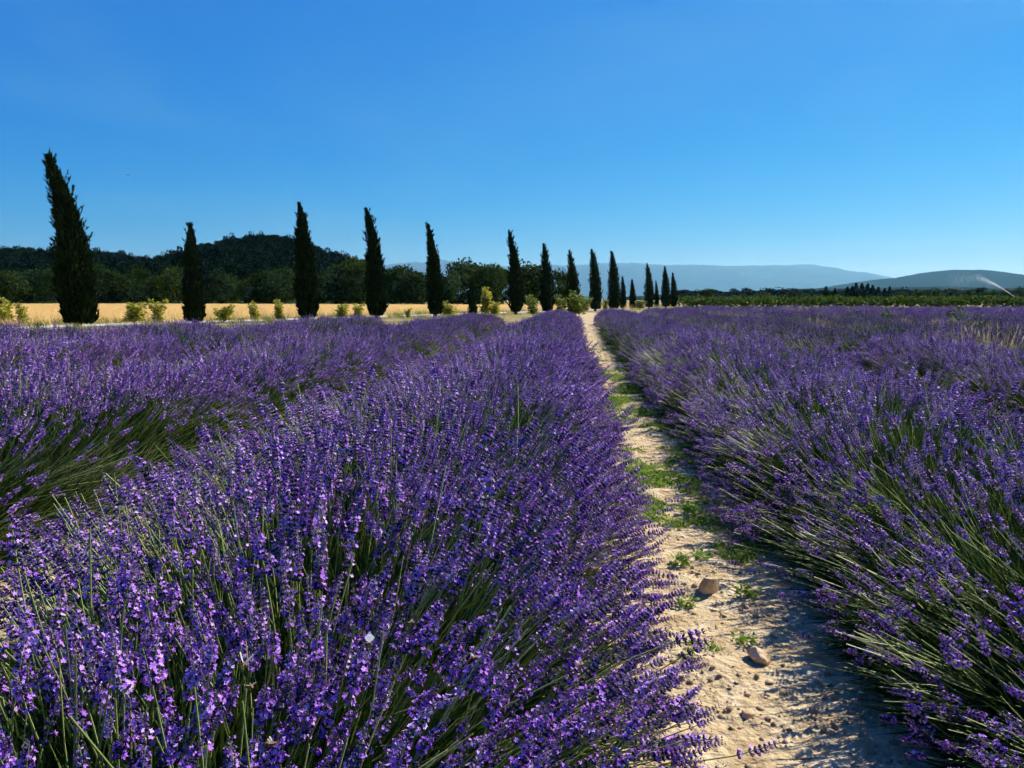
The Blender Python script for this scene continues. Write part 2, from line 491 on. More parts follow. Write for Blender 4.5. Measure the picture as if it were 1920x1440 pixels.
# ================================================================== LAVENDER
def calyx(mb, base, d, L, r, m, k=4):
    d = d / np.linalg.norm(d)
    u = perp(d[None])[0]; v = np.cross(d, u)
    a = np.linspace(0, 2 * np.pi, k, endpoint=False)
    ring = lambda s, rr: [base + d * L * s + (u * np.cos(t) + v * np.sin(t)) * rr for t in a]
    V = [base] + ring(0.35, r) + ring(0.85, r * 0.85) + [base + d * L]
    F3 = [(0, 1 + (j + 1) % k, 1 + j) for j in range(k)] + [(1 + k + j, 1 + k + (j + 1) % k, 1 + 2 * k) for j in range(k)]
    F4 = [(1 + j, 1 + (j + 1) % k, 1 + k + (j + 1) % k, 1 + k + j) for j in range(k)]
    n0 = mb.n
    mb.add(V, np.array(F3), m); mb.f.append((np.array(F4) + n0, m))

def corolla(mb, c, d, r, m):
    d = d / np.linalg.norm(d)
    u = perp(d[None])[0]; v = np.cross(d, u)
    V, F = [c], []
    ph = rng.uniform(0, 6.28)
    for j in range(5):
        a = ph + j * 2 * np.pi / 5
        rr = r * rng.uniform(0.8, 1.25)
        for da, s, lift in ((-0.5, 0.62, 0.15), (0, 1.0, rng.uniform(-0.1, 0.5)), (0.5, 0.62, 0.15)):
            V.append(c + (u * np.cos(a + da) + v * np.sin(a + da)) * rr * s + d * rr * lift)
        F.append((0, 1 + 3 * j, 2 + 3 * j, 3 + 3 * j))
    mb.add(V, F, m)

STEM_L = 0.28
def stalk(seed, lod):
    """one flowering stem along +Z; returns (stem, head) builders"""
    global rng
    keep = rng; rng = np.random.default_rng(seed)
    st, hd = MB(), MB()
    bend = rng.normal(0, 0.022, 2)
    L = STEM_L
    cur = lambda t: np.array([bend[0] * (t ** 2) * 1.0, bend[1] * t ** 2, t * L])
    ns = 6 if lod == 0 else 4
    tube(st, [cur(t) for t in np.linspace(0, 1.02, ns)], np.linspace(0.0015, 0.0011, ns), 4 if lod == 0 else 3, 0, cap=False)
    Lh = rng.uniform(0.042, 0.074)
    nwh = int(Lh / 0.0080)
    top = cur(1.0); tan = nrm(cur(1.0) - cur(0.9)); tan = tan + np.r_[rng.normal(0, 0.07, 2), 0]; tan /= np.linalg.norm(tan)
    tube(hd, [top, top + tan * Lh * 0.95], [0.0012, 0.0008], 3, 0, cap=False)
    # leaves low on the stem
    nl = 8 if lod == 0 else 4
    tt = rng.uniform(0.02, 0.55, nl)
    P = np.array([cur(t) for t in tt]); az = rng.uniform(0, 6.28, nl)
    leaves(st, P, np.c_[np.cos(az) * 0.5, np.sin(az) * 0.5, np.ones(nl)], rng.uniform(0.03, 0.055, nl), 0.0021, 3)
    op = rng.uniform(0.2, 0.85)
    wpos = [0.0] if rng.random() < 0.45 else []
    wpos += list(np.linspace(0.018 if wpos else 0.002, Lh, nwh))
    for wi, s in enumerate(wpos):
        f = s / Lh
        c0 = top + tan * s
        size = 1.0 - 0.55 * max(0, (f - 0.45) / 0.55)
        ncal = (rng.integers(6, 9) if f < 0.85 else 4) if lod == 0 else 4
        a0 = rng.uniform(0, 6.28)
        openf = min(0.9, max(0.05, op + rng.normal(0, 0.15)))
        for j in range(ncal):
            a = a0 + j * 2 * np.pi / ncal + rng.normal(0, 0.15)
            u = perp(tan[None], np.array([a]))[0]
            d = u * rng.uniform(0.75, 1.2) + tan * rng.uniform(0.5, 1.1)
            cl = 0.0068 * size * rng.uniform(0.85, 1.2) * (1.25 if lod else 1)
            calyx(hd, c0 + u * 0.0012, d, cl, 0.0015 * size * (1.45 if lod else 1.1), 1, 4 if lod == 0 else 3)
            if rng.random() < openf * (1 if f < 0.8 else 0.6):
                dn = d / np.linalg.norm(d)
                corolla(hd, c0 + u * 0.0012 + dn * cl * 1.1, dn + rng.normal(0, 0.35, 3), 0.0037 * size * (1.35 if lod else 1.0), 2)
    rng = keep
    return st, hd

LAVM = [M_stem, M_calyx, M_petal, M_leafL]
NVAR = 8
near_parts = []
near_mesh, mid_mesh = [], []
for i in range(NVAR):
    s_, h_ = stalk(100 + i, 0)
    near_parts.append((s_.mesh("stem", LAVM), h_.mesh("flower_head", LAVM)))
    near_mesh.append(MB().merge(s_).merge(h_).mesh("lavender_stalk", LAVM))
    s_, h_ = stalk(300 + i, 1)
    mid_mesh.append(MB().merge(s_).merge(h_).mesh("lavender_stalk_plain", LAVM))

def bunch(seed, n, rad, lod, heads=True):
    """several flowering stems that grow side by side"""
    global rng
    keep = rng; rng = np.random.default_rng(seed)
    mb = MB()
    for i in range(n):
        st_, hd_ = stalk(seed * 50 + i, lod)
        p = rng.uniform(-1, 1, 2) * rad
        d = nrm(np.r_[p * 1.3 + rng.normal(0, 0.07, 2), 1])
        eu = rot_from(d[None], np.array([rng.uniform(0, 6.28)]))[0]
        Mx = np.array(Euler(eu).to_matrix()) * rng.normal(1.0, 0.11)
        t_ = np.r_[p * 0.5, rng.normal(0, 0.02)]
        mb.merge(st_, Mx, t_)
        if heads: mb.merge(hd_, Mx, t_)
    rng = keep
    return mb.mesh("lavender_bunch", LAVM)

def clump(seed, n, rad, fat, faded=False):
    """far tuft of stalks along +Z"""
    global rng
    keep = rng; rng = np.random.default_rng(seed)
    mb = MB()
    for i in range(n):
        p = rng.uniform(-1, 1, 2) * rad
        d = nrm(np.r_[p * 1.1 + rng.normal(0, 0.10, 2), 1])
        L = rng.uniform(0.24, 0.33); Lh = rng.uniform(0.055, 0.085)
        b0 = np.r_[p * 0.5, 0]
        t0 = b0 + d * L
        u = perp(d[None])[0]
        w0 = 0.0011 * fat
        mb.add([b0 - u * w0, b0 + u * w0, t0 + u * w0, t0 - u * w0], [(0, 1, 2, 3)], 0)
        # head: stacked leaning petals and calyces
        k = 9
        s = np.linspace(0.0, 1, k); az = rng.uniform(0, 6.28, k) + np.arange(k) * 2.4
        U = np.stack([perp(d[None], np.array([a]))[0] for a in az])
        P = t0 + d * (s * Lh)[:, None]
        sz = 0.0125 * (1 - 0.5 * s) * (0.8 + 0.2 * fat)
        leaves(mb, P, U * 0.9 + d * 0.9, sz, sz * 0.42, 1)
        q_ = slice(0, k, 4 if faded and i % 3 else 2)
        leaves(mb, (P + d * 0.004 + U * 0.004)[q_], (U * 1.2 + d * 0.5)[q_], (sz * 0.8)[q_], (sz * 0.42)[q_], 2)
    for i in range(n // 2):
        p = rng.uniform(-1, 1, 2) * rad
        d = nrm(np.r_[p * 1.5 + rng.normal(0, 0.15, 2), 1])
        leaves(mb, np.r_[p * 0.5, 0][None], d[None], rng.uniform(0.15, 0.26), 0.003 * fat, 3)
    rng = keep
    return mb.mesh("lavender_clump", LAVM)

def leaf_tuft(seed, n=46):
    global rng
    keep = rng; rng = np.random.default_rng(seed)
    mb = MB()
    p = rng.uniform(-1, 1, (n, 2)) * 0.05
    D = np.c_[p * 9 + rng.normal(0, 0.25, (n, 2)), np.ones(n)]
    leaves(mb, np.c_[p, np.zeros(n)], D, rng.uniform(0.08, 0.17, n), rng.uniform(0.0018, 0.003, n), 0)
    rng = keep
    return mb.mesh("leaf_tuft", [M_leafL])

G_near = scatter_group("near_stalks", near_mesh)
G_nearB = scatter_group("near_bunches", [bunch(2000 + i, 4, 0.030, 0) for i in range(10)])
G_midB = scatter_group("mid_bunches", [bunch(2100 + i, 8, 0.060, 1) for i in range(10)])
G_bare = scatter_group("bare_stems", [bunch(2200 + i, 8, 0.06, 1, False) for i in range(6)])
G_mid = scatter_group("mid_stalks", mid_mesh)
G_far = scatter_group("far_stalks", [clump(500 + i, 12, 0.09, 1.6) for i in range(6)])
G_vfar = scatter_group("very_far_stalks", [clump(600 + i, 16, 0.13, 3.0) for i in range(6)])
G_farF = scatter_group("far_faded_stalks", [clump(530 + i, 11, 0.10, 1.8, True) for i in range(6)])
G_vfarF = scatter_group("very_far_faded_stalks", [clump(630 + i, 14, 0.14, 3.2, True) for i in range(6)])
G_tuft = scatter_group("leaf_tufts", [leaf_tuft(700 + i) for i in range(5)])

YE_X = [-16, -10, -8.4, -5.0, -2.7, -0.6, 1.5, 3.6, 5.7, 7.8, 14, 22, 40]
YE_Y = [6, 10.5, 12.5, 18, 23.5, 28, 33, 38, 45, 49, 48, 46, 44]

def row_shape(cx, y, y1):
    wide = 1.09 if -3.5 < cx < -2 else 1.0
    e = np.clip((y1 - y) / 0.9, 0, 1)
    e = np.sqrt(1 - (1 - e) ** 2)
    sd = int(round(cx * 10)) + 500
    f = 1 + 0.04 * vnoise(y, y * 0, sd, 1.7) + 0.04 * vnoise(y, y * 0, sd + 3, 0.55)
    g = 1 + 0.07 * vnoise(y, y * 0, sd + 7, 1.3) + 0.06 * vnoise(y, y * 0, sd + 9, 0.6)
    return ROW_A * wide * f * (0.45 + 0.55 * e), ROW_B * g * (0.35 + 0.65 * e)

def sample_stalks(cx, ys, y1, sd, depth=0.0, bias=0.0):
    n = len(ys)
    th = np.arcsin(np.clip(rng.uniform(-1, 1, n), -1, 1)) * 0.55 + rng.uniform(-1.5, 1.5, n) * 0.45
    if bias: th = np.where(rng.uniform(0, 1, n) < abs(bias), (-np.sign(bias) if abs(bias) < 0.25 or cx > 0 or cx < -1 else rng.choice([1, 1, -1], n)) * rng.uniform(0.7, 1.5, n), th)
    th = np.clip(th, -1.47, 1.47)
    a, b = row_shape(cx, ys, y1)
    # local mounds: the dome is not smooth
    flank = np.clip((np.abs(th) - 0.6) / 0.6, 0, 1)
    loc = 1 + 0.10 * (1 - 0.6 * flank) * vnoise(ys, th * 0.8, sd + 31, 0.28) + 0.05 * (1 - 0.6 * flank) * 0.7 * rng.normal(0, 1, n)
    loc = loc - depth * rng.uniform(0, 1, n)
    tip = np.c_[cx + a * np.sin(th) * loc, ys, b * np.cos(th) * loc + 0.05 * np.abs(np.sin(th))]
    D = np.c_[np.sin(th) * 1.0 * a / 0.90, rng.normal(0, 0.10, n), np.cos(th) * 0.85 + 0.12]
    D = nrm(D) + rng.normal(0, 0.095, (n, 3))
    # sagging tips where stems lean against each other
    D[:, 0] += 0.20 * vnoise(ys, th * 0.6, sd + 41, 0.33)
    D[:, 1] += 0.22 * vnoise(ys, th * 0.6, sd + 43, 0.4)
    # stalks are thinner on the ground in some patches
    dens = vnoise(ys, th * 0.9, sd + 51, 0.45) + 0.6 * vnoise(ys, th * 0.9, sd + 52, 0.18)
    keepm = rng.uniform(-1.15, 0.45, n) < dens + 0.1
    if depth < 0.2:       # flanks that show green stems below the flowers
        if -3 < cx < -2: keepm &= ~((th > 0.72) & (rng.uniform(0, 1, n) < np.interp(ys, [4.5, 9], [0.72, 0.1])))
        if 1 < cx < 2: keepm &= ~((th < -0.8) & (rng.uniform(0, 1, n) < np.interp(ys, [5, 12], [0.35, 0.0])))
    return tip[keepm], nrm(D)[keepm], th[keepm]

def in_view(P, margin=0.08):
    Q = np.asarray(P) - np.array([0, 0, CAM_H])
    Cm = np.array(CR)
    c = Q @ Cm
    z = -c[:, 2]
    u = c[:, 0] / np.maximum(z, 1e-3); v = c[:, 1] / np.maximum(z, 1e-3)
    hx, hy = 960 / FPX, 720 / FPX
    return (z > 0.05) & (np.abs(u) < hx * (1 + margin)) & (np.abs(v) < hy * (1 + margin)), z

def frustum_y0(cx, extra=2.2):
    """first y at which a row at lateral cx enters the picture"""
    if cx < 0:
        ang = math.atan(960 / FPX) + YAW
        return abs(cx) / math.tan(ang) - extra
    ang = math.atan(960 / FPX) - YAW
    return cx / math.tan(ang) - extra

def make_row(cx, label, n_parts, dens=1.0, faded=False):
    sd = int(round(cx * 10)) + 900
    y1 = float(np.interp(cx, YE_X, YE_Y)) + rng.uniform(-0.4, 0.4)
    y0 = max(-1.4, frustum_y0(abs(cx) - ROW_A if cx > 0 else -(abs(cx) - ROW_A)))
    if y0 > y1 - 1: return None
    root = empty("lavender_row", (cx, max(y0, 0), 0))
    tag(root, label, "lavender row", "lavender rows of the field")
    bpy.context.view_layer.update()
    off = np.array([cx, max(y0, 0), 0])
    # dark core mound, added to block light under the stems
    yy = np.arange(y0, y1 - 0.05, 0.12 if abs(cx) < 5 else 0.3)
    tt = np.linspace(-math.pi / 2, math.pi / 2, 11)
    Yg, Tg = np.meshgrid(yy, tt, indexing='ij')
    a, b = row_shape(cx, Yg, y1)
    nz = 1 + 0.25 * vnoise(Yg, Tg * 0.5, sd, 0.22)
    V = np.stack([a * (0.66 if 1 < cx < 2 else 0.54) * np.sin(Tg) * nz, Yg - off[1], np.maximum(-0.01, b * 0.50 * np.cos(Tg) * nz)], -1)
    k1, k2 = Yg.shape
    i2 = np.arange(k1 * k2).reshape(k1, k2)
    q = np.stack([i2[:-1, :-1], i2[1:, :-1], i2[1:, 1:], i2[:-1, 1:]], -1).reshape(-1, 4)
    MB().add(V, q).build("shade_core", M_core, root)
    # split the row into detail zones by distance
    def ylim(d):
        return math.sqrt(max(0, d * d - cx * cx)) if d > abs(cx) else -9
    zA, zB, zC = ylim(3.4), ylim(10.0), ylim(24.0)
    def seg(lo, hi, per_m):
        lo, hi = max(lo, y0), min(hi, y1)
        if hi <= lo: return np.zeros(0)
        return rng.uniform(lo, hi, int((hi - lo) * per_m))
    parts_left = n_parts
    P_all, R_all, S_all = [], [], []
    def put(group, name, tip, D, length, sc):
        base = tip - D * (length * sc)[:, None]
        if len(base):
            scatter(name, group, base - off, rot_from(D, rng.uniform(0, 6.28, len(D))), sc, root)
    ysA = seg(y0, zA, (1900 if -1 < cx < 0 else 1550) * dens); ysB = None
    for ys, group, near in ((ysA, G_near, True), (ysB, G_mid, False)):
        single = True
        if not near:
            single = parts_left > 0
            ys = seg(max(zA, y0), zB, (1400 if single else (215 if -1 < cx < 0 else 180)) * dens)
        if not len(ys): continue
        tip, D, th = sample_stalks(cx, ys, y1, sd, 0.13, 0.28 if 1 < cx < 2 else (-0.36 if -1 < cx < 0 else (-0.15 if -3 < cx < -2 else 0.0)))
        sc = rng.normal(1.0, 0.13, len(tip)).clip(0.7, 1.35)
        if parts_left > 0:
            vis, z = in_view(tip)
            dist = np.linalg.norm(tip - np.array([0, 0, CAM_H]), axis=1)
            order = np.argsort(np.where(vis, dist, 1e9))[:parts_left]
            order = order[vis[order]]
            parts_left -= len(order)
            eul = rot_from(D[order], rng.uniform(0, 6.28, len(order)))
            base = tip[order] - D[order] * ((STEM_L + 0.065) * sc[order])[:, None] - off
            for q_, idx in enumerate(order):
                v_ = int(rng.integers(0, NVAR))
                o = bpy.data.objects.new("stem", near_parts[v_][0])
                o.location = base[q_]; o.rotation_euler = eul[q_]; o.scale = (sc[idx],) * 3
                link(o, root)
                h = bpy.data.objects.new("flower_head", near_parts[v_][1])
                link(h, o)
            rest = np.ones(len(tip), bool); rest[order] = False
            tip, D, sc = tip[rest], D[rest], sc[rest]
            if not near: tip, D, sc = tip[::7], D[::7], sc[::7]
        if near:
            vis, z = in_view(tip, 0.3)
            dist = np.linalg.norm(tip - np.array([0, 0, CAM_H]), axis=1)
            one = dist < 1.35                       # nearest ones stay single, the others stand in small bunches
            many = ~one & (rng.uniform(0, 1, len(tip)) < 0.27)
            put(G_near, "flower_stalks", tip[one], D[one], STEM_L + 0.065, sc[one])
            put(G_nearB, "flower_stalks", tip[many], D[many], STEM_L + 0.065, sc[many])
        else:
            put(G_midB, "flower_stalks", tip, D, STEM_L + 0.065, sc)
    for lo, hi, per_m, group, s0 in ((zB, zC, 120, G_farF if faded else G_far, 1.0), (zC, 999, 85, G_vfarF if faded else G_vfar, 1.05)):
        ys = seg(max(lo, y0), hi, per_m)
        if not len(ys): continue
        tip, D, th = sample_stalks(cx, ys, y1, sd, 0.08)
        put(group, "flower_stalks", tip, D, 0.35, rng.normal(s0, 0.1, len(tip)).clip(0.7, 1.3))
    # bare green stems that fill the sides
    for lo, hi, per_m in ((y0, zA, 55), (zA, zB, 40)):
        ys = seg(max(lo, y0), hi, per_m * (2.6 if cx > 1 else (2.2 if cx < -2 else 1.0)))
        if not len(ys) or abs(cx) > 5: continue
        tip, D, th = sample_stalks(cx, ys, y1, sd + 5, 0.28, 0.35 if 1 < cx < 2 else (-0.45 if -3 < cx < -2 else 0.0))
        put(G_bare, "green_stems", tip, D, STEM_L, rng.normal(1.0, 0.12, len(tip)).clip(0.7, 1.3))
    # leafy shoots inside the row
    for lo, hi, per_m, s0 in ((y0, zA, 260, 1.0), (zA, zB, 150, 1.2), (zB, zC, 50, 1.8)):
        ys = seg(max(lo, y0), hi, per_m)
        if not len(ys): continue
        n = len(ys); th = rng.uniform(-1.5, 1.5, n)
        a, b = row_shape(cx, ys, y1)
        P = np.c_[cx + a * (0.68 if 1 < cx < 2 else 0.56) * np.sin(th), ys, b * 0.50 * np.cos(th) + 0.01]
        D = np.c_[np.sin(th), rng.normal(0, 0.3, n), np.cos(th) + 0.25]
        scatter("leafy_shoots", G_tuft, P - off, rot_from(D, rng.uniform(0, 6.28, n)), rng.uniform(0.8, 1.4, n) * s0, root)
    return root

ORD = ["", "second", "third", "fourth", "fifth", "sixth", "seventh", "eighth", "ninth", "tenth", "eleventh", "twelfth", "thirteenth", "fourteenth", "fifteenth", "sixteenth"]
rows = {}
for i in range(-6, 15):
    cx = ROW_C + ROW_S * i
    if i == 0: lab, npt = "wide purple lavender row filling the foreground left of the sandy path", 300
    elif i == 1: lab, npt = "lavender row bordering the sandy path on its right, pale green stems showing", 300
    elif i == -1: lab, npt = "second lavender row left of the sandy path, behind the foreground row", 300
    elif i < 0: lab, npt = ORD[-i] + " lavender row left of the sandy path, towards the cypresses", 0
    else: lab, npt = ORD[i - 1] + " lavender row to the right of the sandy path", 0
    if i < -1: lab = ORD[-i] + " lavender row left of the sandy path, towards the cypresses"
    rows[i] = make_row(cx, lab, npt if npt else (150 if i in (2, -2) else 0), 0.8 if i == 1 else (0.75 if i > 1 else 1.0), 2 <= i <= 5)

# ================================================================== CYPRESSES
def cypress(bx, by, tx, ty, wpx, label, seed):
    global rng
    keep = rng; rng = np.random.default_rng(seed)
    b = ground(bx, by)
    depth = b.dot(FWD)
    tipw = atdepth(tx, ty, depth)
    H = tipw.z * 0.975
    Rm = wpx / 2 / FPX * depth * (0.76 if wpx > 30 else 0.94)
    lean = (tipw - b).dot(Vector((math.cos(YAW), math.sin(YAW), 0)))
    root = empty("cypress_tree", b)
    tag(root, label, "cypress", "cypresses along the gravel track")
    rt = np.array([math.cos(YAW), math.sin(YAW), 0])
    pw = 2.9
    axis = lambda t: rt[None] * (lean * np.power(t, pw))[:, None] + np.array([[0, 0, H]]) * t[:, None]
    tk = np.array([0, .03, .1, .3, .5, .7, .85, .94, 1.0]); rk = np.array([.60, .76, .88, .97, .84, .58, .33, .14, .01])
    tr = MB()
    tt = np.linspace(0, 0.9, 8)
    tube(tr, axis(tt), np.linspace(0.13, 0.02, 8) * H / 5.5, 7)
    tr.build("trunk", M_bark, root)
    mb = MB()
    # opaque inner core, added to block light through the crown
    n1, n2 = 26, 14
    t = np.linspace(0.035, 0.97, n1); a = np.linspace(0, 2 * np.pi, n2, endpoint=False)
    rr = np.interp(t, tk, rk) * Rm * 0.74
    V = axis(t)[:, None] + (np.stack([np.cos(a), np.sin(a), 0 * a], 1)[None] * (rr[:, None] * (1 + 0.14 * rng.normal(0, 1, (n1, n2))))[..., None])
    F = [(i * n2 + j, i * n2 + (j + 1) % n2, (i + 1) * n2 + (j + 1) % n2, (i + 1) * n2 + j) for i in range(n1 - 1) for j in range(n2)]
    mb.add(V.reshape(-1, 3), F, 0)
    # upright sprays
    n = int(4200 * min(2.2, max(0.35, wpx * (by - ty) / (46 * 220))))
    t = rng.uniform(0.02, 1.0, n) ** 0.92
    a = rng.uniform(0, 2 * np.pi, n)
    lump = 1 + 0.24 * vnoise(a * 1.3, t * 9, seed, 1.0) + 0.15 * vnoise(a * 3, t * 24, seed + 2, 1.0)
    r = np.interp(t, tk, rk) * Rm * lump * rng.uniform(0.72, 1.0, n)
    rad = np.stack([np.cos(a), np.sin(a), 0 * a], 1)
    P = axis(t) + rad * r[:, None]
    sz = H / 5.5
    L = rng.uniform(0.16, 0.44, n) * sz * (1 - 0.55 * t)
    D = rad * rng.uniform(0.12, 0.55, n)[:, None] + np.array([[0, 0, 1.0]]) + rt[None] * (lean / H * pw * np.power(t, pw - 1))[:, None] + rng.normal(0, 0.12, (n, 3))
    leaves(mb, P, D, L, L * 0.13, 0)
    leaves(mb, P, D + rng.normal(0, 0.25, (n, 3)), L * 0.8, L * 0.12, 0)
    # side branchlets that break the outline
    nb = int(110 * min(1.5, max(0.3, (by - ty) / 220)))
    for kbr in range(nb):
        big = kbr < 3 and wpx > 40
        t0 = np.array([rng.uniform(0.25, 0.75) if big else rng.uniform(0.1, 0.97)]); a0 = rng.uniform(0, 6.28)
        ra = np.array([math.cos(a0), math.sin(a0), 0]); r0 = np.interp(t0, tk, rk)[0] * Rm
        p0 = axis(t0)[0] + ra * r0 * 0.85
        m_ = 60 if big else 22; q = rng.uniform(0, 1, m_)
        ln = (rng.uniform(0.45, 0.75) if big else rng.uniform(0.2, 0.6)) * sz * (1.15 - 0.5 * t0[0])
        dd = nrm(ra * rng.uniform(0.3, 0.6) - rt * 0.12 + np.array([0, 0, 1.0]))
        leaves(mb, p0 + dd * (q * ln)[:, None] + rng.normal(0, 0.028 * sz, (m_, 3)) * (1.2 - q)[:, None], dd + rng.normal(0, 0.22, (m_, 3)), rng.uniform(0.1, 0.2, m_) * sz, 0.016 * sz, 0)
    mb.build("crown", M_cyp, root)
    rng = keep
    return root

CL = ["tallest cypress at the far left, its tip bent strongly to the left", "short ragged cypress second from the left, with stray side twigs",
      "tall straight cypress in front of the wooded hill", "tall cypress leaning left, right of the wooded hill",
      "cypress leaning left, fifth large one from the left", "small thin young cypress between two larger ones left of centre",
      "tall cypress behind the end of the middle lavender rows", "cypress just left of the end of the sandy path, seventh large one",
      "cypress with a side shoot near its top, by the path end", "straight pointed cypress right above the far end of the path",
      "slim cypress with narrow neck, just right of the path end", "small cypress touching the slim one with a narrow neck",
      "small lone cypress with gap on both sides, right of the path end", "slender tall cypress against the blue mountain",
      "tiny cypress at the right foot of the slender one", "blunt broad cypress, left one of the last pair", "rightmost cypress of the line, right half of the last pair"]
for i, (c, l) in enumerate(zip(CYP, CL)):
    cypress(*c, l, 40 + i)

# ================================================================== BROADLEAF TREES
def tree_meshes(seed, H, Wd, nleaf, lsz, material, cl=46):
    global rng
    keep = rng; rng = np.random.default_rng(seed)
    tr = MB()
    tube(tr, [(0, 0, -0.1), (0.05, 0, H * 0.25), (0.0, 0.1, H * 0.55), (0.1, 0.05, H * 0.8)], [0.16 * H / 7, 0.12 * H / 7, 0.08 * H / 7, 0.03], 7)
    for k_ in range(6):
        a = rng.uniform(0, 6.28); h0 = rng.uniform(0.2, 0.55) * H
        e = np.array([math.cos(a) * Wd * 0.35, math.sin(a) * Wd * 0.35, h0 + rng.uniform(0.15, 0.35) * H])
        tube(tr, [(0, 0, h0), tuple(e * np.array([0.5, 0.5, 1]) - np.array([0, 0, 0.1])), tuple(e)], [0.06 * H / 7, 0.04 * H / 7, 0.015], 5)
    cr = MB()
    C = rng.normal(0, 1, (cl, 3)); C = nrm(C) * rng.uniform(0.45, 1.0, (cl, 1)) ** 0.6
    C = C * np.array([Wd * 0.42, Wd * 0.42, H * 0.44]) + np.array([0, 0, H * 0.48])
    C[:, 2] = np.maximum(C[:, 2], H * 0.05)
    per = nleaf // cl
    for c in C:
        rad = rng.uniform(0.09, 0.19) * Wd
        d = nrm(rng.normal(0, 1, (per, 3))); rr = rad * rng.uniform(0.35, 1.1, (per, 1))
        P = c + d * rr * np.array([1, 1, 0.75])
        leaves(cr, P, d + rng.normal(0, 0.7, (per, 3)) + np.array([0, 0, -0.2]), rng.uniform(0.7, 1.3, per) * lsz, rng.uniform(0.28, 0.42, per) * lsz, 0)
    rng = keep
    return tr.mesh("trunk", [M_bark]), cr.mesh("crown", [material])

def place_tree(name, meshes, loc, rz, sc, label, cat, group):
    root = empty(name, loc, rz)
    root.scale = sc if isinstance(sc, tuple) else (sc,) * 3
    tag(root, label, cat, group)
    link(bpy.data.objects.new("trunk", meshes[0]), root)
    link(bpy.data.objects.new("crown", meshes[1]), root)
    return root

TV = [tree_meshes(60 + i, 7.0, rng.uniform(5.5, 7.5), 3400, 0.42, M_tree, 44) for i in range(6)]
# front of the wood beyond the wheat: (x, top y, depth)
WOOD = [(-60, 500), (-20, 512), (20, 520), (62, 508), (100, 515), (140, 512), (185, 508), (225, 517), (262, 512), (300, 520), (335, 512), (385, 520), (410, 505), (432, 512),
        (470, 522), (505, 498), (535, 500), (600, 508), (632, 500), (655, 480), (676, 490), (735, 508), (752, 497), (775, 505), (792, 512), (838, 508), (868, 486), (895, 492), (920, 494), (940, 500),
        (985, 490), (1003, 497), (1046, 505), (1060, 520)]
_u = ["first", "second", "third", "fourth", "fifth", "sixth", "seventh", "eighth", "ninth"]
NTH = _u + ["tenth", "eleventh", "twelfth", "thirteenth", "fourteenth", "fifteenth", "sixteenth", "seventeenth", "eighteenth", "nineteenth", "twentieth"] + ["twenty-" + a for a in _u] + ["thirtieth"] + ["thirty-" + a for a in _u]
for i, (x, ty) in enumerate(WOOD):
    dep = 118 + (i * 37 % 23) + (8 if x > 700 else 16)
    b = atdepth(x, 562, dep); b.z = 0
    if x < 380: ty -= 12
    H = (562 - ty) / FPX * dep + CAM_H
    s = H / 7.0
    place_tree("broadleaf_tree", TV[i % 6], b, i * 1.9, (s * (0.9 + 0.08 * (i % 4)), s * (0.9 + 0.08 * (i % 4)), s),
               "%s broadleaf tree from the left in the wood edge beyond the wheat" % NTH[i], "tree", "broadleaf trees beyond the wheat")

# wooded hill: pines nobody could count
def pine_mesh(seed):
    global rng
    keep = rng; rng = np.random.default_rng(seed)
    mb = MB()
    tube(mb, [(0, 0, 0), (0, 0.1, 3), (0.1, 0, 6)], [0.16, 0.12, 0.05], 5, 1)
    n = 520
    lob = rng.normal(0, 1, (9, 3)) * np.array([1.0, 1.0, 0.9]) + np.array([0, 0, 6.0])
    c = lob[rng.integers(0, 9, n)]
    d = nrm(rng.normal(0, 1, (n, 3)))
    leaves(mb, c + d * rng.uniform(0.5, 1.25, (n, 1)), d + np.array([0, 0, 0.3]), rng.uniform(0.5, 0.9, n), rng.uniform(0.16, 0.28, n), 0)
    rng = keep
    return mb.mesh("pine", [M_pine, M_bark])
G_pine = scatter_group("pines", [pine_mesh(800 + i) for i in range(5)])
Hn = HILL.reshape(-1, 3)
pi_ = rng.integers(0, HILL.shape[0] - 1, 3600); pj = rng.integers(4, 24, 3600)
fr = rng.uniform(0, 1, (3600, 2))
PP = HILL[pi_, pj] * (1 - fr[:, :1]) + HILL[pi_ + 1, pj] * fr[:, :1]
PP = PP * (1 - fr[:, 1:]) + (HILL[pi_, pj + 1] * (1 - fr[:, :1]) + HILL[pi_ + 1, pj + 1] * fr[:, :1]) * fr[:, 1:]
wood = scatter("pine_wood", G_pine, PP, np.c_[np.zeros((3600, 2)), rng.uniform(0, 6.28, 3600)], np.c_[rng.uniform(0.6, 0.9, (3600, 1)).repeat(2, 1), rng.uniform(0.55, 0.85, 3600)])
tag(wood, "dark pine wood covering the hill behind the wheat", "wood", kind="stuff")

# ================================================================== WHEAT
def wheat_tuft(seed):
    global rng
    keep = rng; rng = np.random.default_rng(seed)
    mb = MB(); n = 70
    p = rng.uniform(-1, 1, (n, 2)) * 0.8
    D = np.c_[rng.normal(0, 0.22, (n, 2)), np.ones(n)]
    leaves(mb, np.c_[p, np.zeros(n)], D, rng.uniform(0.22, 0.42, n), rng.uniform(0.010, 0.02, n), 0)
    rng = keep
    return mb.mesh("wheat_tuft", [M_wheat])
G_wheat = scatter_group("wheat", [wheat_tuft(900 + i) for i in range(4)])
n = 16000
u = rng.uniform(0, 1, n); v = rng.uniform(0, 1, n) ** 1.3
A = np.array(wa[:]); B = np.array(wb[:]); T3 = np.array(tn[:])
P = A + (B - A) * u[:, None] + T3 * (v * 105)[:, None]
P[:, 2] = 0
iv, _ = in_view(P, 0.25)
P = P[iv]
tag(scatter("wheat", G_wheat, P, np.c_[np.zeros((len(P), 2)), rng.uniform(0, 6.28, len(P))], rng.uniform(0.8, 1.2, len(P))), "ripe golden wheat beyond the gravel track", "wheat", kind="stuff")

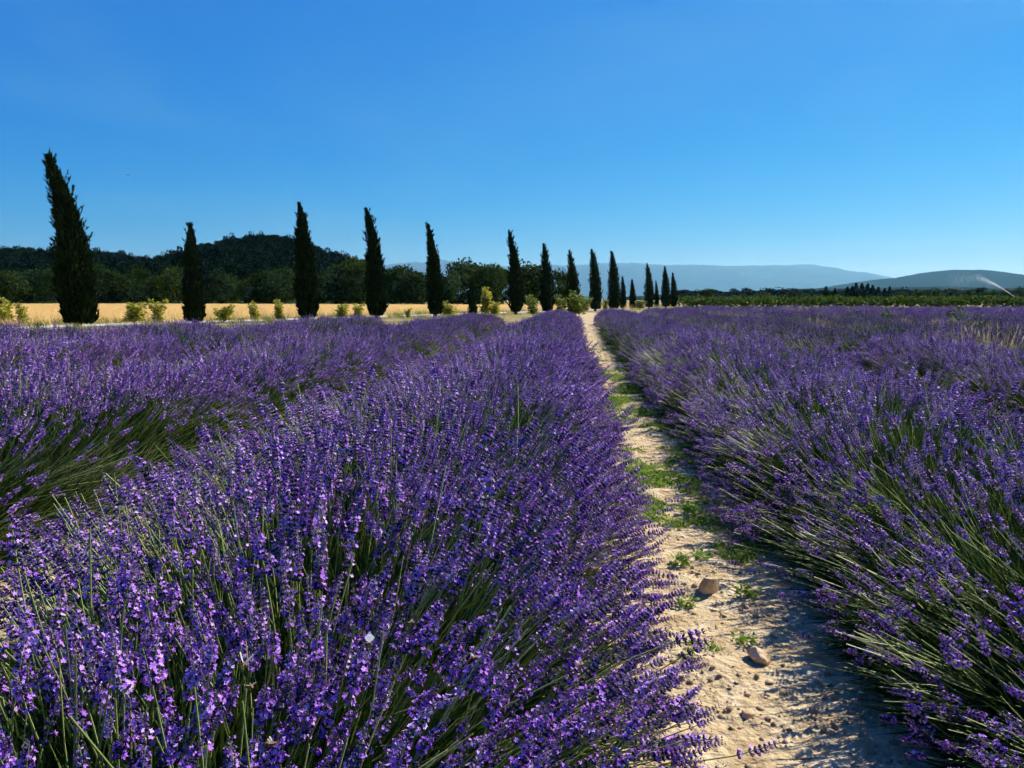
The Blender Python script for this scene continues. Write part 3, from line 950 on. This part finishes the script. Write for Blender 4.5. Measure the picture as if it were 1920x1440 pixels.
# ================================================================== SHRUBS, SAPLINGS AND WEEDS
def sapling_mesh(seed, H, W, nl, lsz, m, stems=5, droop=0.0):
    global rng
    keep = rng; rng = np.random.default_rng(seed)
    st, lf = MB(), MB()
    for s in range(stems):
        a = rng.uniform(0, 6.28); sp = rng.uniform(0.1, 0.5) * W
        h = H * rng.uniform(0.6, 1.0)
        e = np.array([math.cos(a) * sp, math.sin(a) * sp, h])
        c1 = np.array([e[0] * 0.3, e[1] * 0.3, h * 0.5])
        tt = np.linspace(0, 1, 7)[:, None]
        cv = 2 * (1 - tt) * tt * c1 + tt ** 2 * e
        tube(st, cv, np.linspace(0.012, 0.003, 7) * H, 4)
        k_ = nl // stems
        q = rng.uniform(0.15, 1, k_)[:, None]
        P = 2 * (1 - q) * q * c1 + q ** 2 * e
        az = rng.uniform(0, 6.28, k_)
        side = np.c_[np.cos(az), np.sin(az), np.zeros(k_)]
        ext = rng.uniform(0, 1, (k_, 1)) * W * 0.22 * (1.2 - q)
        P = P + side * ext
        leaves(lf, P, side + np.c_[np.zeros((k_, 2)), rng.normal(0.25 - droop, 0.4, k_)], rng.uniform(0.7, 1.4, k_) * lsz, lsz * 0.25, 0)
    rng = keep
    return st.mesh("stem", [M_weed]), lf.mesh("foliage", [m])

def plant(name, meshes, loc, rz, sc, label, cat, group=None):
    root = empty(name, loc, rz, sc)
    tag(root, label, cat, group)
    link(bpy.data.objects.new("stem", meshes[0]), root)
    link(bpy.data.objects.new("foliage", meshes[1]), root)
    return root

M_weedy = mat("green_shrub_leaf", [(0.05, 0.09, 0.012), (0.12, 0.17, 0.02), (0.34, 0.34, 0.05)], 0.6, 0.4)
SH = [sapling_mesh(1000 + i, 1.0, 0.9, 620, 0.13, M_shrub, 7) for i in range(5)]
SHG = [sapling_mesh(1030 + i, 1.0, 0.9, 620, 0.12, M_weedy, 7) for i in range(3)]
SHRUBS = [(12, 611, 566, "bright yellow-green shrub cut by the left picture edge"), (45, 612, 573, "small yellow-green sapling just left of the tallest cypress"),
    (252, 608, 572, "bushy yellow-green shrub midway between first and second cypress"), (298, 607, 566, "upright yellow-green sapling left of the second cypress"),
    (420, 604, 572, "thin airy sapling right of the second cypress"), (479, 603, 570, "round yellow shrub halfway between second and third cypress"),
    (524, 602, 566, "thin sapling just left of the third cypress"), (641, 599, 574, "low thin sapling right of the third cypress"), (672, 598, 572, "low thin sapling just left of the fourth cypress"),
    (765, 597, 578, "low pale weed left of the fifth cypress"), (842, 594, 568, "yellow-green shrub right of the fifth cypress"), (910, 592, 545, "upright yellow-green sapling right of the small young cypress"),
    (928, 592, 570, "low yellow-green shrub left of the seventh cypress"), (1000, 594, 560, "yellow-green shrub before the seventh tall cypress"), (1050, 592, 560, "green leafy shrub left of the path end"),
    (1078, 594, 552, "leafy green shrub at the head of the sandy path"), (1096, 586, 562, "low yellowish shrub where the sandy path ends"), (1135, 583, 564, "low yellow shrub between the two straight cypresses"),
    (1200, 580, 562, "small green shrub by the slender cypress"), (1290, 578, 567, "low dry green shrub right of the last cypress")]
for i, (x, y, ty, lab) in enumerate(SHRUBS):
    b = ground(x, y); d = b.dot(FWD)
    o = plant("shrub", SHG[i % 3] if x >= 1000 else SH[i % 5], b, i * 1.3, 1.0, lab, "shrub", "shrubs along the gravel track")
    hs = (y - ty) / FPX * d * 1.22
    wx = [1.0, 0.7, 1.5, 0.75, 1.15, 0.85, 0.7, 1.3][i % 8]
    o.scale = (hs * wx, hs * wx, hs)

def verge_tuft(seed):
    global rng
    keep = rng; rng = np.random.default_rng(seed)
    mb = MB(); n = 60
    p = rng.normal(0, 0.16, (n, 2))
    leaves(mb, np.c_[p, np.zeros(n)], np.c_[rng.normal(0, 0.4, (n, 2)), np.ones(n)], rng.uniform(0.15, 0.5, n), rng.uniform(0.008, 0.016, n), 0)
    rng = keep
    return mb.mesh("verge_tuft", [M_verge])
M_verge = mat("verge_grass", [(0.14, 0.19, 0.03), (0.36, 0.36, 0.07), (0.66, 0.55, 0.22)], 0.7, 0.45, objrand=0.5)
G_verge = scatter_group("verge_grass", [verge_tuft(1050 + i) for i in range(4)])
VP = []
for _ in range(700):
    q = TR0 + tdir * rng.uniform(-14, 85) + tn * (rng.normal(5.2, 0.4) if rng.random() < 0.75 else rng.uniform(-2.5, 1.8))
    if vnoise(q.x, q.y, 61, 3.0) > -0.45: VP.append(q[:])
VP = np.array(VP)
tag(scatter("verge_grass", G_verge, VP, np.c_[np.zeros((len(VP), 2)), rng.uniform(0, 6.28, len(VP))], rng.uniform(0.4, 0.85, len(VP))), "yellow-green verge grass along the gravel track by the cypresses", "grass", kind="stuff")

# right: vine rows beyond the lavender, then scattered trees
def vine_row(p0, p1, h, label, n):
    root = empty("vine_row", (p0 + p1) / 2)
    tag(root, label, "vine row", "vine rows beyond the lavender")
    c = (p0 + p1) / 2
    mb = MB()
    u = rng.uniform(0, 1, n)
    hh = h * (0.82 + 0.30 * vnoise(u * 160, u * 0, n, 1.0) * 0.5 + 0.1 * vnoise(u * 500, u * 0, n + 2, 1.0))
    P = np.array((p0 - c)[:])[None] + np.array((p1 - p0)[:])[None] * u[:, None]
    P = P + np.c_[rng.normal(0, 0.30, (n, 2)), 0.15 + (hh - 0.15) * rng.uniform(0, 1, n) ** 0.8]
    leaves(mb, P, rng.normal(0, 1, (n, 3)), rng.uniform(0.22, 0.42, n), rng.uniform(0.09, 0.15, n), 0)
    mb.build("foliage", M_vine, root)
for k_, (yb, hpx) in enumerate([(579.0, 24), (575.0, 21), (572.0, 20)]):
    p0, p1 = ground(1285 - 20 * k_, yb), ground(2050, yb - 1.2)
    d = ground(1600, yb).dot(FWD)
    vine_row(p0, p1, hpx / FPX * d, "green leafy vine row, %s behind the right lavender rows" % ["nearest", "middle one", "farthest"][k_], 5200)

def tall_tree(seed, H, W):
    """narrow upright tree"""
    global rng
    keep = rng; rng = np.random.default_rng(seed)
    tr, cr = MB(), MB()
    tube(tr, [(0, 0, 0), (0, 0, H * 0.9)], [0.12, 0.03], 6)
    n = 900
    t = rng.uniform(0.05, 1, n); r = W / 2 * np.interp(t, [0, .2, .5, .8, 1], [.6, 1, .95, .6, .08]) * rng.uniform(0.3, 1.1, n)
    a = rng.uniform(0, 6.28, n)
    rad = np.c_[np.cos(a), np.sin(a), 0 * a]
    leaves(cr, rad * r[:, None] + np.c_[np.zeros((n, 2)), t * H * 0.93], rad * 0.5 + np.array([0, 0, 1.0]) + rng.normal(0, 0.2, (n, 3)), rng.uniform(0.3, 0.6, n) * H / 6, 0.09 * H / 6, 0)
    rng = keep
    return tr.mesh("trunk", [M_bark]), cr.mesh("crown", [M_pine])
NT = [tall_tree(1100 + i, 6.0, 1.7) for i in range(3)]
for i, (x, ty, dep, lab) in enumerate([(1548, 536, 210, "narrow dark tree standing alone left of the row of narrow trees"), (1565, 540, 215, "smaller narrow tree beside the lone narrow tree"),
        (1588, 537, 205, "leftmost narrow tree of the dark tree row"), (1597, 536, 205, "second narrow tree of the dark row"), (1604, 530, 205, "tallest narrow tree, third in the dark row"),
        (1615, 531, 205, "fourth narrow tree of the dark row"), (1626, 531, 205, "fifth narrow tree of the dark row"), (1635, 534, 205, "sixth narrow tree of the dark row"),
        (1646, 538, 205, "low seventh narrow tree of the dark row"), (1658, 540, 205, "low eighth narrow tree of the dark row"), (1667, 537, 205, "rightmost narrow tree of the dark row")]):
    b = atdepth(x, 562, dep); b.z = 0
    H = (562 - ty) / FPX * dep + CAM_H
    place_tree("narrow_tree", NT[i % 3], b, i * 2.0, H / 6.0, lab, "tree", "narrow dark trees on the plain")
for i, (x, ty, dep, lab) in enumerate([(1324, 541, 170, "conical dark tree rising from the green band right of the cypresses"), (1433, 544, 190, "small round tree in the green band below the blue mountain"),
        (1486, 547, 200, "small round tree left of the telegraph-thin narrow trees"), (1508, 548, 190, "dark round bush left of the lone narrow tree"),
        (1690, 546, 230, "broad low tree right of the row of narrow trees"), (1722, 541, 235, "first round tree below the right hill"), (1752, 540, 230, "second round tree below the right hill"),
        (1786, 538, 240, "pale round tree below the top of the right hill"), (1815, 543, 235, "low round tree left of the water jet"), (1838, 537, 240, "rounded tree just below the water jet"),
        (1862, 543, 225, "low tree below the foot of the water jet"), (1890, 541, 230, "dark tree behind the sprinkler foot"), (1915, 538, 235, "dark tree at the right picture edge"), (1945, 538, 235, "dark tree beyond the right picture edge")]):
    b = atdepth(x, 562, dep); b.z = 0
    H = (562 - ty) / FPX * dep + CAM_H
    place_tree("round_tree", TV[(i + 2) % 6], b, i * 2.3, (H / 7.0 * 1.25, H / 7.0 * 1.25, H / 7.0), lab, "tree", "round trees on the plain")

# far wood on the plain below the hills
nf = 900
px_ = rng.uniform(1270, 2000, nf); dp = rng.uniform(420, 820, nf)
FP = np.array([atdepth(a, 562, d)[:] for a, d in zip(px_, dp)]); FP[:, 2] = 0
tag(scatter("plain_wood", G_pine, FP, np.c_[np.zeros((nf, 2)), rng.uniform(0, 6.28, nf)], np.c_[rng.uniform(1.0, 2.0, (nf, 1)).repeat(2, 1), rng.uniform(0.45, 0.85, nf)]),
    "dark far-off wood on the plain below the right hills", "wood", kind="stuff")

# ================================================================== PATH DETAILS
def stone(name, x, y, size, flat, label, seed):
    global rng
    keep = rng; rng = np.random.default_rng(seed)
    import bmesh
    bm = bmesh.new()
    bmesh.ops.create_icosphere(bm, subdivisions=3, radius=1.0)
    cuts = nrm(rng.normal(0, 1, (13, 3))); dd = rng.uniform(0.5, 0.82, 13)
    for v in bm.verts:
        p = np.array(v.co[:])
        for c, d_ in zip(cuts, dd):
            k_ = p @ c
            if k_ > d_: p = p - c * (k_ - d_) * 0.97
        p = p * (1 + 0.05 * float(vnoise(p[0] * 3 + p[2], p[1] * 3 - p[2], seed)))
        v.co = p * np.array([1.0, rng.uniform(0.999, 1.001) * 0.8, flat]) * size
    me = bpy.data.meshes.new(name); bm.to_mesh(me); bm.free()
    me.materials.append(M_stone)
    o = link(bpy.data.objects.new(name, me))
    b = ground(x, y)
    o.location = (b.x, b.y, float(soil_z(np.array(b.x), np.array(b.y))) + size * flat * 0.42)
    o.rotation_euler = (rng.uniform(-.2, .2), rng.uniform(-.2, .2), rng.uniform(0, 6))
    tag(o, label, "stone", "stones on the path")
    rng = keep
stone("stone", 1330, 1118, 0.045, 0.95, "rounded pale stone in the middle of the sandy path", 1)
stone("stone", 1420, 1243, 0.037, 0.95, "pointed tan stone nearer the camera, beside the spiky shadows", 2)
stone("stone", 1506, 1418, 0.028, 0.35, "flat pale stone chip at the bottom of the path", 3)
stone("stone", 1548, 1285, 0.026, 0.5, "pale flat stone among the dark spike shadows", 4)
stone("stone", 1236, 888, 0.045, 0.4, "flat pale stone far up the path between the weeds", 5)
stone("stone", 1400, 1342, 0.024, 0.5, "brown crumbly clod lying low in the foreground path", 6)

# pebbles
def pebble(seed):
    global rng
    keep = rng; rng = np.random.default_rng(seed)
    V = np.array([(0, 0, 1), (1, 0, 0.1), (0.3, 0.9, 0), (-0.8, 0.6, 0.1), (-0.8, -0.6, 0), (0.3, -0.95, 0.1), (0, 0, -0.6)]) + rng.normal(0, 0.15, (7, 3))
    F = [(0, 1, 2), (0, 2, 3), (0, 3, 4), (0, 4, 5), (0, 5, 1), (6, 2, 1), (6, 3, 2), (6, 4, 3), (6, 5, 4), (6, 1, 5)]
    rng = keep
    return MB().add(V, F).mesh("pebble", [M_stone])
G_peb = scatter_group("pebbles", [pebble(1200 + i) for i in range(5)])
n = 8000
P = np.c_[rng.uniform(-0.1, 1.1, n), 0.8 + 24 * rng.uniform(0, 1, n) ** 2, np.zeros(n)]
P[:, 2] = soil_z(P[:, 0], P[:, 1])
sz = 0.0018 + 0.011 * rng.uniform(0, 1, n) ** 6 * (1 + 0.05 * P[:, 1])
tag(scatter("pebbles", G_peb, P, rng.uniform(-0.4, 0.4, (n, 3)) + np.c_[np.zeros((n, 2)), rng.uniform(0, 6, n)], np.c_[sz, sz, sz * 0.7]), "small pebbles and crumbs scattered over the sandy path", "pebbles", kind="stuff")

M_clod = mat("soil_clod", [(0.30, 0.20, 0.10), (0.50, 0.38, 0.21), (0.64, 0.52, 0.33)], 0.95, noise=60, bump=(150, 0.8, 0.004), island=True, spec=0.1)
def clod(seed):
    global rng
    keep = rng; rng = np.random.default_rng(seed)
    import bmesh
    bm = bmesh.new(); bmesh.ops.create_icosphere(bm, subdivisions=1, radius=1.0)
    V = np.array([v.co[:] for v in bm.verts]) * rng.uniform(0.65, 1.2, (len(bm.verts), 1)); F = [[v.index for v in f.verts] for f in bm.faces]
    bm.free(); rng = keep
    return MB().add(V, F).mesh("clod", [M_clod])
G_clod = scatter_group("soil_clods", [clod(1250 + i) for i in range(6)])
n = 16000
P = np.c_[rng.uniform(-0.15, 1.2, n), 0.8 + 18 * rng.uniform(0, 1, n) ** 1.9, np.zeros(n)]
kp = vnoise(P[:, 0], P[:, 1], 66, 0.25) + 0.6 * vnoise(P[:, 0], P[:, 1], 67, 0.09) > -0.25 + 0.5 * np.exp(-((P[:, 0] - 0.5) / 0.16) ** 2)
P = P[kp]; n = len(P)
P[:, 2] = soil_z(P[:, 0], P[:, 1])
sz = (0.0025 + 0.011 * rng.uniform(0, 1, n) ** 4) * (1 + 0.04 * P[:, 1])
tag(scatter("soil_clods", G_clod, P, rng.uniform(0, 6, (n, 3)), np.c_[sz, sz, sz * 0.7]), "crumbly tan soil clods along the sandy path", "soil", kind="stuff")

# grass and low weeds on the path
def weed_tuft(seed, n=36):
    global rng
    keep = rng; rng = np.random.default_rng(seed)
    mb = MB()
    p = rng.normal(0, 0.022, (n, 2))
    az = rng.uniform(0, 6.28, n)
    D = np.c_[np.cos(az), np.sin(az), rng.uniform(0.15, 1.3, n)]
    leaves(mb, np.c_[p, rng.uniform(0.001, 0.014, n)], D, rng.uniform(0.010, 0.024, n), rng.uniform(0.0025, 0.005, n), 0, fold=0.05)
    m_ = 14
    az = rng.uniform(0, 6.28, m_)
    leaves(mb, np.c_[rng.normal(0, 0.02, (m_, 2)), np.zeros(m_)], np.c_[np.cos(az) * 0.5, np.sin(az) * 0.5, np.ones(m_)], rng.uniform(0.015, 0.035, m_), 0.0014, 0)
    rng = keep
    return mb.mesh("weed_tuft", [M_weed])
G_weed = scatter_group("path_weeds", [weed_tuft(1300 + i) for i in range(5)])
n = 16000
P = np.c_[rng.uniform(-0.15, 1.15, n), rng.uniform(1.9, 16, n), np.zeros(n)]
d = vnoise(P[:, 0], P[:, 1] * 0.7, 77, 0.30) + 0.7 * vnoise(P[:, 0], P[:, 1], 78, 0.12)
patch = np.interp(P[:, 1], [1.9, 2.8, 3.6, 4.5, 7.5, 9, 11, 16], [-1.0, -0.5, 0.1, 0.4, 0.5, 0.3, -0.2, -0.6]) - 0.30 * np.exp(-((P[:, 0] - 0.52) / 0.1) ** 2)
P = P[d + patch + rng.normal(0, 0.33, n) > 0.62]
P[:, 2] = soil_z(P[:, 0], P[:, 1])
tag(scatter("path_grass", G_weed, P, np.c_[rng.normal(0, 0.2, (len(P), 2)), rng.uniform(0, 6.28, len(P))], rng.uniform(0.6, 1.25, len(P))), "low green weeds and grass patches on the sandy path", "grass", kind="stuff")

# separate small weeds
PWEED = [(1395, 1212, 0.05, "tiny single weed beside the pointed tan stone"), (1270, 1060, 0.07, "small leafy weed left of the rounded stone"), (1320, 1052, 0.06, "small weed above the rounded stone in mid path"),
         (1400, 1128, 0.06, "low dark weed right of the rounded stone"), (1300, 965, 0.10, "leafy weed clump in mid path below the flat stone"), (1285, 1140, 0.055, "small weed under the left lavender tips, left of the rounded stone")]
PW = [sapling_mesh(1400 + i, 0.6, 1.6, 60, 0.34, M_weed, 7, 0.1) for i in range(3)]
for i, (x, y, s, lab) in enumerate(PWEED):
    b = ground(x, y); b.z = float(soil_z(np.array(b.x), np.array(b.y)))
    plant("path_weed", PW[i % 3], b, i * 1.1, s, lab, "weed", "single weeds on the path")

# dry grass inside and behind the right-hand rows
def dry_tuft(seed, H=0.6):
    global rng
    keep = rng; rng = np.random.default_rng(seed)
    mb = MB(); n = 60
    p = rng.normal(0, 0.05, (n, 2))
    D = np.c_[p * 5 + rng.normal(0, 0.25, (n, 2)), np.ones(n)]
    L = rng.uniform(0.5, 1.1, n) * H
    leaves(mb, np.c_[p, np.zeros(n)], D, L, 0.0028, 0)
    e = np.c_[p, np.zeros(n)] + nrm(D) * (L * 0.8)[:, None]
    leaves(mb, e[::2], D[::2] + rng.normal(0, 0.2, (n // 2, 3)), 0.07, 0.006, 0)
    rng = keep
    return mb.mesh("dry_grass_tuft", [M_straw])
G_dry = scatter_group("dry_grass", [dry_tuft(1500 + i) for i in range(4)])
DP, DS = [], []
for _ in range(700):
    i = rng.integers(2, 13); y = rng.uniform(5.5, 40)
    x = ROW_C + ROW_S * (i + 0.5) + rng.normal(0, 0.25)
    if vnoise(x, y, 90, 4.0) > -0.05: DP.append((x, y, 0)); DS.append(rng.uniform(0.9, 1.35))
for _ in range(60):
    q = ground(rng.uniform(1330, 1960), 576.8 + rng.uniform(-0.6, 0.3))
    if vnoise(q.x, q.y, 91, 3.5) > 0.0: DP.append(q[:]); DS.append(rng.uniform(0.9, 1.6))
for _ in range(200):
    q = TR0 + tdir * rng.uniform(-8, 75) + tn * rng.uniform(1.0, 6.5)
    if abs((q - TR0).dot(tn) - 3.4) > 1.2: DP.append(q[:]); DS.append(rng.uniform(0.5, 1.0))
tag(scatter("dry_grass", G_dry, np.array(DP), np.c_[np.zeros((len(DP), 2)), rng.uniform(0, 6.28, len(DP))], np.array(DS)), "pale dry grass tufts between lavender rows and along the field edge", "grass", kind="stuff")

# tall weeds standing in the right-hand rows
GW = [sapling_mesh(1600 + i, 1.0, 0.9, 260, 0.085, M_vine, 6) for i in range(3)]
for i, (x, y, ty, lab) in enumerate([(1832, 640, 566, "tall green weed standing in the right lavender near the picture edge"), (1623, 622, 578, "yellow-green weed clump in the purple band, left of a pair"),
        (1666, 624, 577, "pale green weed clump in the purple band, right of a pair"), (1385, 606, 570, "dark green weed mound at the left end of the purple band"), (1585, 606, 572, "dark weed left of the pair of weed clumps")]):
    dep = [14, 20, 19, 28, 26][i]
    b = atdepth(x, 562, dep); b.z = 0
    plant("field_weed", GW[i % 3], b, i, (562 - ty) / FPX * dep + CAM_H, lab, "weed", "weeds in the lavender")

# ================================================================== SPRINKLER
M_metal = mat("galvanised_metal", [(0.35, 0.36, 0.37), (0.5, 0.5, 0.5)], 0.45, noise=8, island=False)
M_water = mat("water_spray", [(0.86, 0.9, 0.93), (0.93, 0.95, 0.97)], 0.3, 0.5)
dep = 150.0
f0 = atdepth(1903, 562, dep); f0.z = 0
root = empty("irrigation_sprinkler", f0)
tag(root, "field sprinkler throwing a white water jet to the left, far right", "sprinkler")
noz = np.array((atdepth(1903, 557, dep) - f0)[:])
mb = MB(); tube(mb, [(0, 0, 0), (0, 0, noz[2])], 0.05, 8); tube(mb, [(-0.4, 0, 0.02), (0.4, 0, 0.02)], 0.03, 6)
mb.build("riser", M_metal, root)
tip = np.array((atdepth(1832, 517, dep - 6) - f0)[:])
mb = MB(); tube(mb, [noz, noz + (tip - noz) * 0.05 + np.array([0, 0, 0.05])], [0.06, 0.035], 8); mb.build("nozzle", M_metal, root)
n = 2600
t = rng.uniform(0, 1, n) ** 1.25
ctr = noz + (tip - noz) * t[:, None] + np.array([0, 0, 1.0]) * (1.1 * t * (1 - t))[:, None]
spread = (0.02 + 0.26 * t ** 2.2)[:, None]
P = ctr + rng.normal(0, 1, (n, 3)) * spread + np.array([0, 0, -1.0]) * (rng.exponential(0.35, n) * t ** 3)[:, None]
leaves(mb := MB(), P, (tip - noz)[None] + rng.normal(0, 0.6, (n, 3)), 0.16 * (1.1 - 0.6 * t), 0.035 * (1.1 - 0.6 * t), 0)
tag(mb.build("water_jet", M_water, root), kind="stuff")
n = 1300
t = rng.uniform(0, 1, n)
P = tip + np.array([-math.cos(YAW), -math.sin(YAW), 0]) * (t * 5.2)[:, None] + np.array([0, 0, -1.0]) * (rng.uniform(0, 1, n) * (0.4 + 2.4 * t))[:, None] + rng.normal(0, 0.4, (n, 3))
leaves(mb := MB(), P, rng.normal(0, 1, (n, 3)), 0.045, 0.014, 0)
tag(mb.build("drifting_spray", M_water, root), kind="stuff")

# ================================================================== INSECTS
M_bee = mat("bee_body", [(0.05, 0.025, 0.01), (0.42, 0.22, 0.05)], 0.6, noise=350, island=False)
M_wing = mat("insect_wing", [(0.75, 0.72, 0.66), (0.85, 0.83, 0.78)], 0.4, 0.5)
M_bfly = mat("butterfly_wing", [(0.78, 0.80, 0.84), (0.88, 0.89, 0.9)], 0.6, 0.4)
def lathe(mb, prof, k=8):
    a = np.linspace(0, 2 * np.pi, k, endpoint=False)
    V = np.array([(x, r * math.cos(t), r * math.sin(t)) for x, r in prof for t in a])
    F = [(i * k + j, i * k + (j + 1) % k, (i + 1) * k + (j + 1) % k, (i + 1) * k + j) for i in range(len(prof) - 1) for j in range(k)]
    mb.add(V, F)
def insect(name, loc, rz, sc, label, cat, bfly=False, tilt=0.0, group=None):
    root = empty(name, loc, rz, sc)
    root.rotation_euler = (tilt, 0.15, rz)
    tag(root, label, cat, group)
    mb = MB()
    if bfly: lathe(mb, [(-1.1, 0.02), (-0.9, 0.10), (-0.2, 0.13), (0.1, 0.18), (0.45, 0.16), (0.6, 0.10), (0.75, 0.12), (0.88, 0.02)])
    else: lathe(mb, [(-1.15, 0.02), (-0.95, 0.25), (-0.55, 0.40), (-0.15, 0.30), (-0.02, 0.16), (0.12, 0.36), (0.42, 0.36), (0.58, 0.16), (0.66, 0.26), (0.86, 0.22), (0.95, 0.03)])
    for q in (-1, 1):
        for x in (0.1, 0.3, 0.45):
            tube(mb, [(x, q * 0.1, -0.1), (x + 0.1, q * 0.5, -0.15), (x - 0.05, q * 0.6, -0.6)], 0.03, 4)
        tube(mb, [(0.85, q * 0.08, 0.1), (1.25, q * 0.3, 0.35)], 0.018, 4)
    mb.build("body", M_bee, root, smooth=True)
    for q in (-1, 1):
        for hind in (0, 1):
            up = 1.5 if bfly else 0.45
            ln = (1.7 if bfly else 1.25) * (0.75 if hind else 1)
            back = -0.9 if hind else -0.35
            wd = (0.75 if bfly else 0.28) * ln
            b0 = np.array([0.25 - 0.2 * hind, q * 0.1, 0.15])
            d = nrm(np.array([back + (0.5 if bfly else 0), q * 1.0, up])); 
            sd_ = nrm(np.cross(d, np.array([0, q * up, -1.0])))
            pts = [b0] + [b0 + d * ln * u_ + sd_ * wd * v_ for u_, v_ in ((0.35, 0.35), (0.75, 0.5), (1.0, 0.25), (1.0, -0.15), (0.8, -0.45), (0.4, -0.35))]
            MB().add(pts, [(0, 1, 2), (0, 2, 3), (0, 3, 4), (0, 4, 5), (0, 5, 6)]).build("wing", M_bfly if bfly else M_wing, root)
    return root
for x, y, dd, sc, rz, lab in [(508, 1394, 0.80, 0.0065, 0.5, "orange-brown honeybee low in the foreground lavender, left of centre"), (470, 1287, 0.95, 0.0065, 2.2, "dark brown bee below the pale butterfly"),
        (890, 1232, 1.02, 0.006, 1.0, "dark bee on lavender below the centre of the picture"), (1087, 1246, 1.0, 0.006, 4.0, "orange bee on lavender near the sandy path"), (770, 1168, 1.15, 0.006, 3.0, "small brown bee left of the one below the centre")]:
    p = atdepth(x, y, dd)
    insect("honeybee", p, rz, sc, lab, "bee", group="bees on the lavender")
insect("butterfly", atdepth(457, 1245, 0.92), 1.9, 0.008, "cream white butterfly perched in the left foreground lavender", "butterfly", True, 0.3, "butterflies on the lavender")
insect("butterfly", atdepth(690, 1206, 1.0), 0.4, 0.007, "pale bluish butterfly in the middle of the foreground row", "butterfly", True, -0.2, "butterflies on the lavender")
insect("flying_insect", atdepth(240, 327, 4.2), 0.3, 0.0075, "tiny insect flying in the sky right of the tallest cypress", "insect")
insect("flying_insect", atdepth(404, 379, 6.0), 0.9, 0.006, "tiny dark speck of an insect above the wooded hill", "insect")

# ================================================================== TWIGS
def twig(x0, y0, x1, y1, label):
    a, b = ground(x0, y0, 0.02), ground(x1, y1, 0.02)
    mb = MB()
    t = np.linspace(0, 1, 9)
    P = np.array(a[:]) + np.array((b - a)[:]) * t[:, None] + np.c_[0.008 * np.sin(t * 6), 0.008 * np.cos(t * 5), np.zeros(9)]
    P[:, 2] = soil_z(P[:, 0], P[:, 1]) + 0.004
    c = P[0].copy()
    tube(mb, P - c, 0.0016, 5)
    o = mb.build("dry_twig", M_straw); o.location = c
    tag(o, label, "twig", "dry twigs on the path")
twig(1350, 1140, 1347, 1172, "thin bent dry twig just below the rounded stone")
twig(1308, 1162, 1300, 1182, "short pale straw below the left lavender tips")

# ================================================================== HAZE
hz = bpy.data.materials.new("haze_air"); hz.use_nodes = True
ht = hz.node_tree; ht.nodes.clear()
ho = ht.nodes.new("ShaderNodeOutputMaterial"); hv = ht.nodes.new("ShaderNodeVolumePrincipled")
hv.inputs["Color"].default_value = (0.23, 0.62, 1.0, 1)
hv.inputs["Density"].default_value = 5.8e-5
hv.inputs["Absorption Color"].default_value = (1, 1, 1, 1)
hv.inputs["Anisotropy"].default_value = 0.35
ht.links.new(hv.outputs[0], ho.inputs["Volume"])
X, Z0, Z1 = 25500.0, -1.5, 940.0
V = [(-X, -X, Z0), (X, -X, Z0), (X, X, Z0), (-X, X, Z0), (-X, -X, Z1), (X, -X, Z1), (X, X, Z1), (-X, X, Z1)]
F = [(0, 3, 2, 1), (4, 5, 6, 7), (0, 1, 5, 4), (1, 2, 6, 5), (2, 3, 7, 6), (3, 0, 4, 7)]
tag(MB().add(V, F).build("haze", hz), kind="stuff")
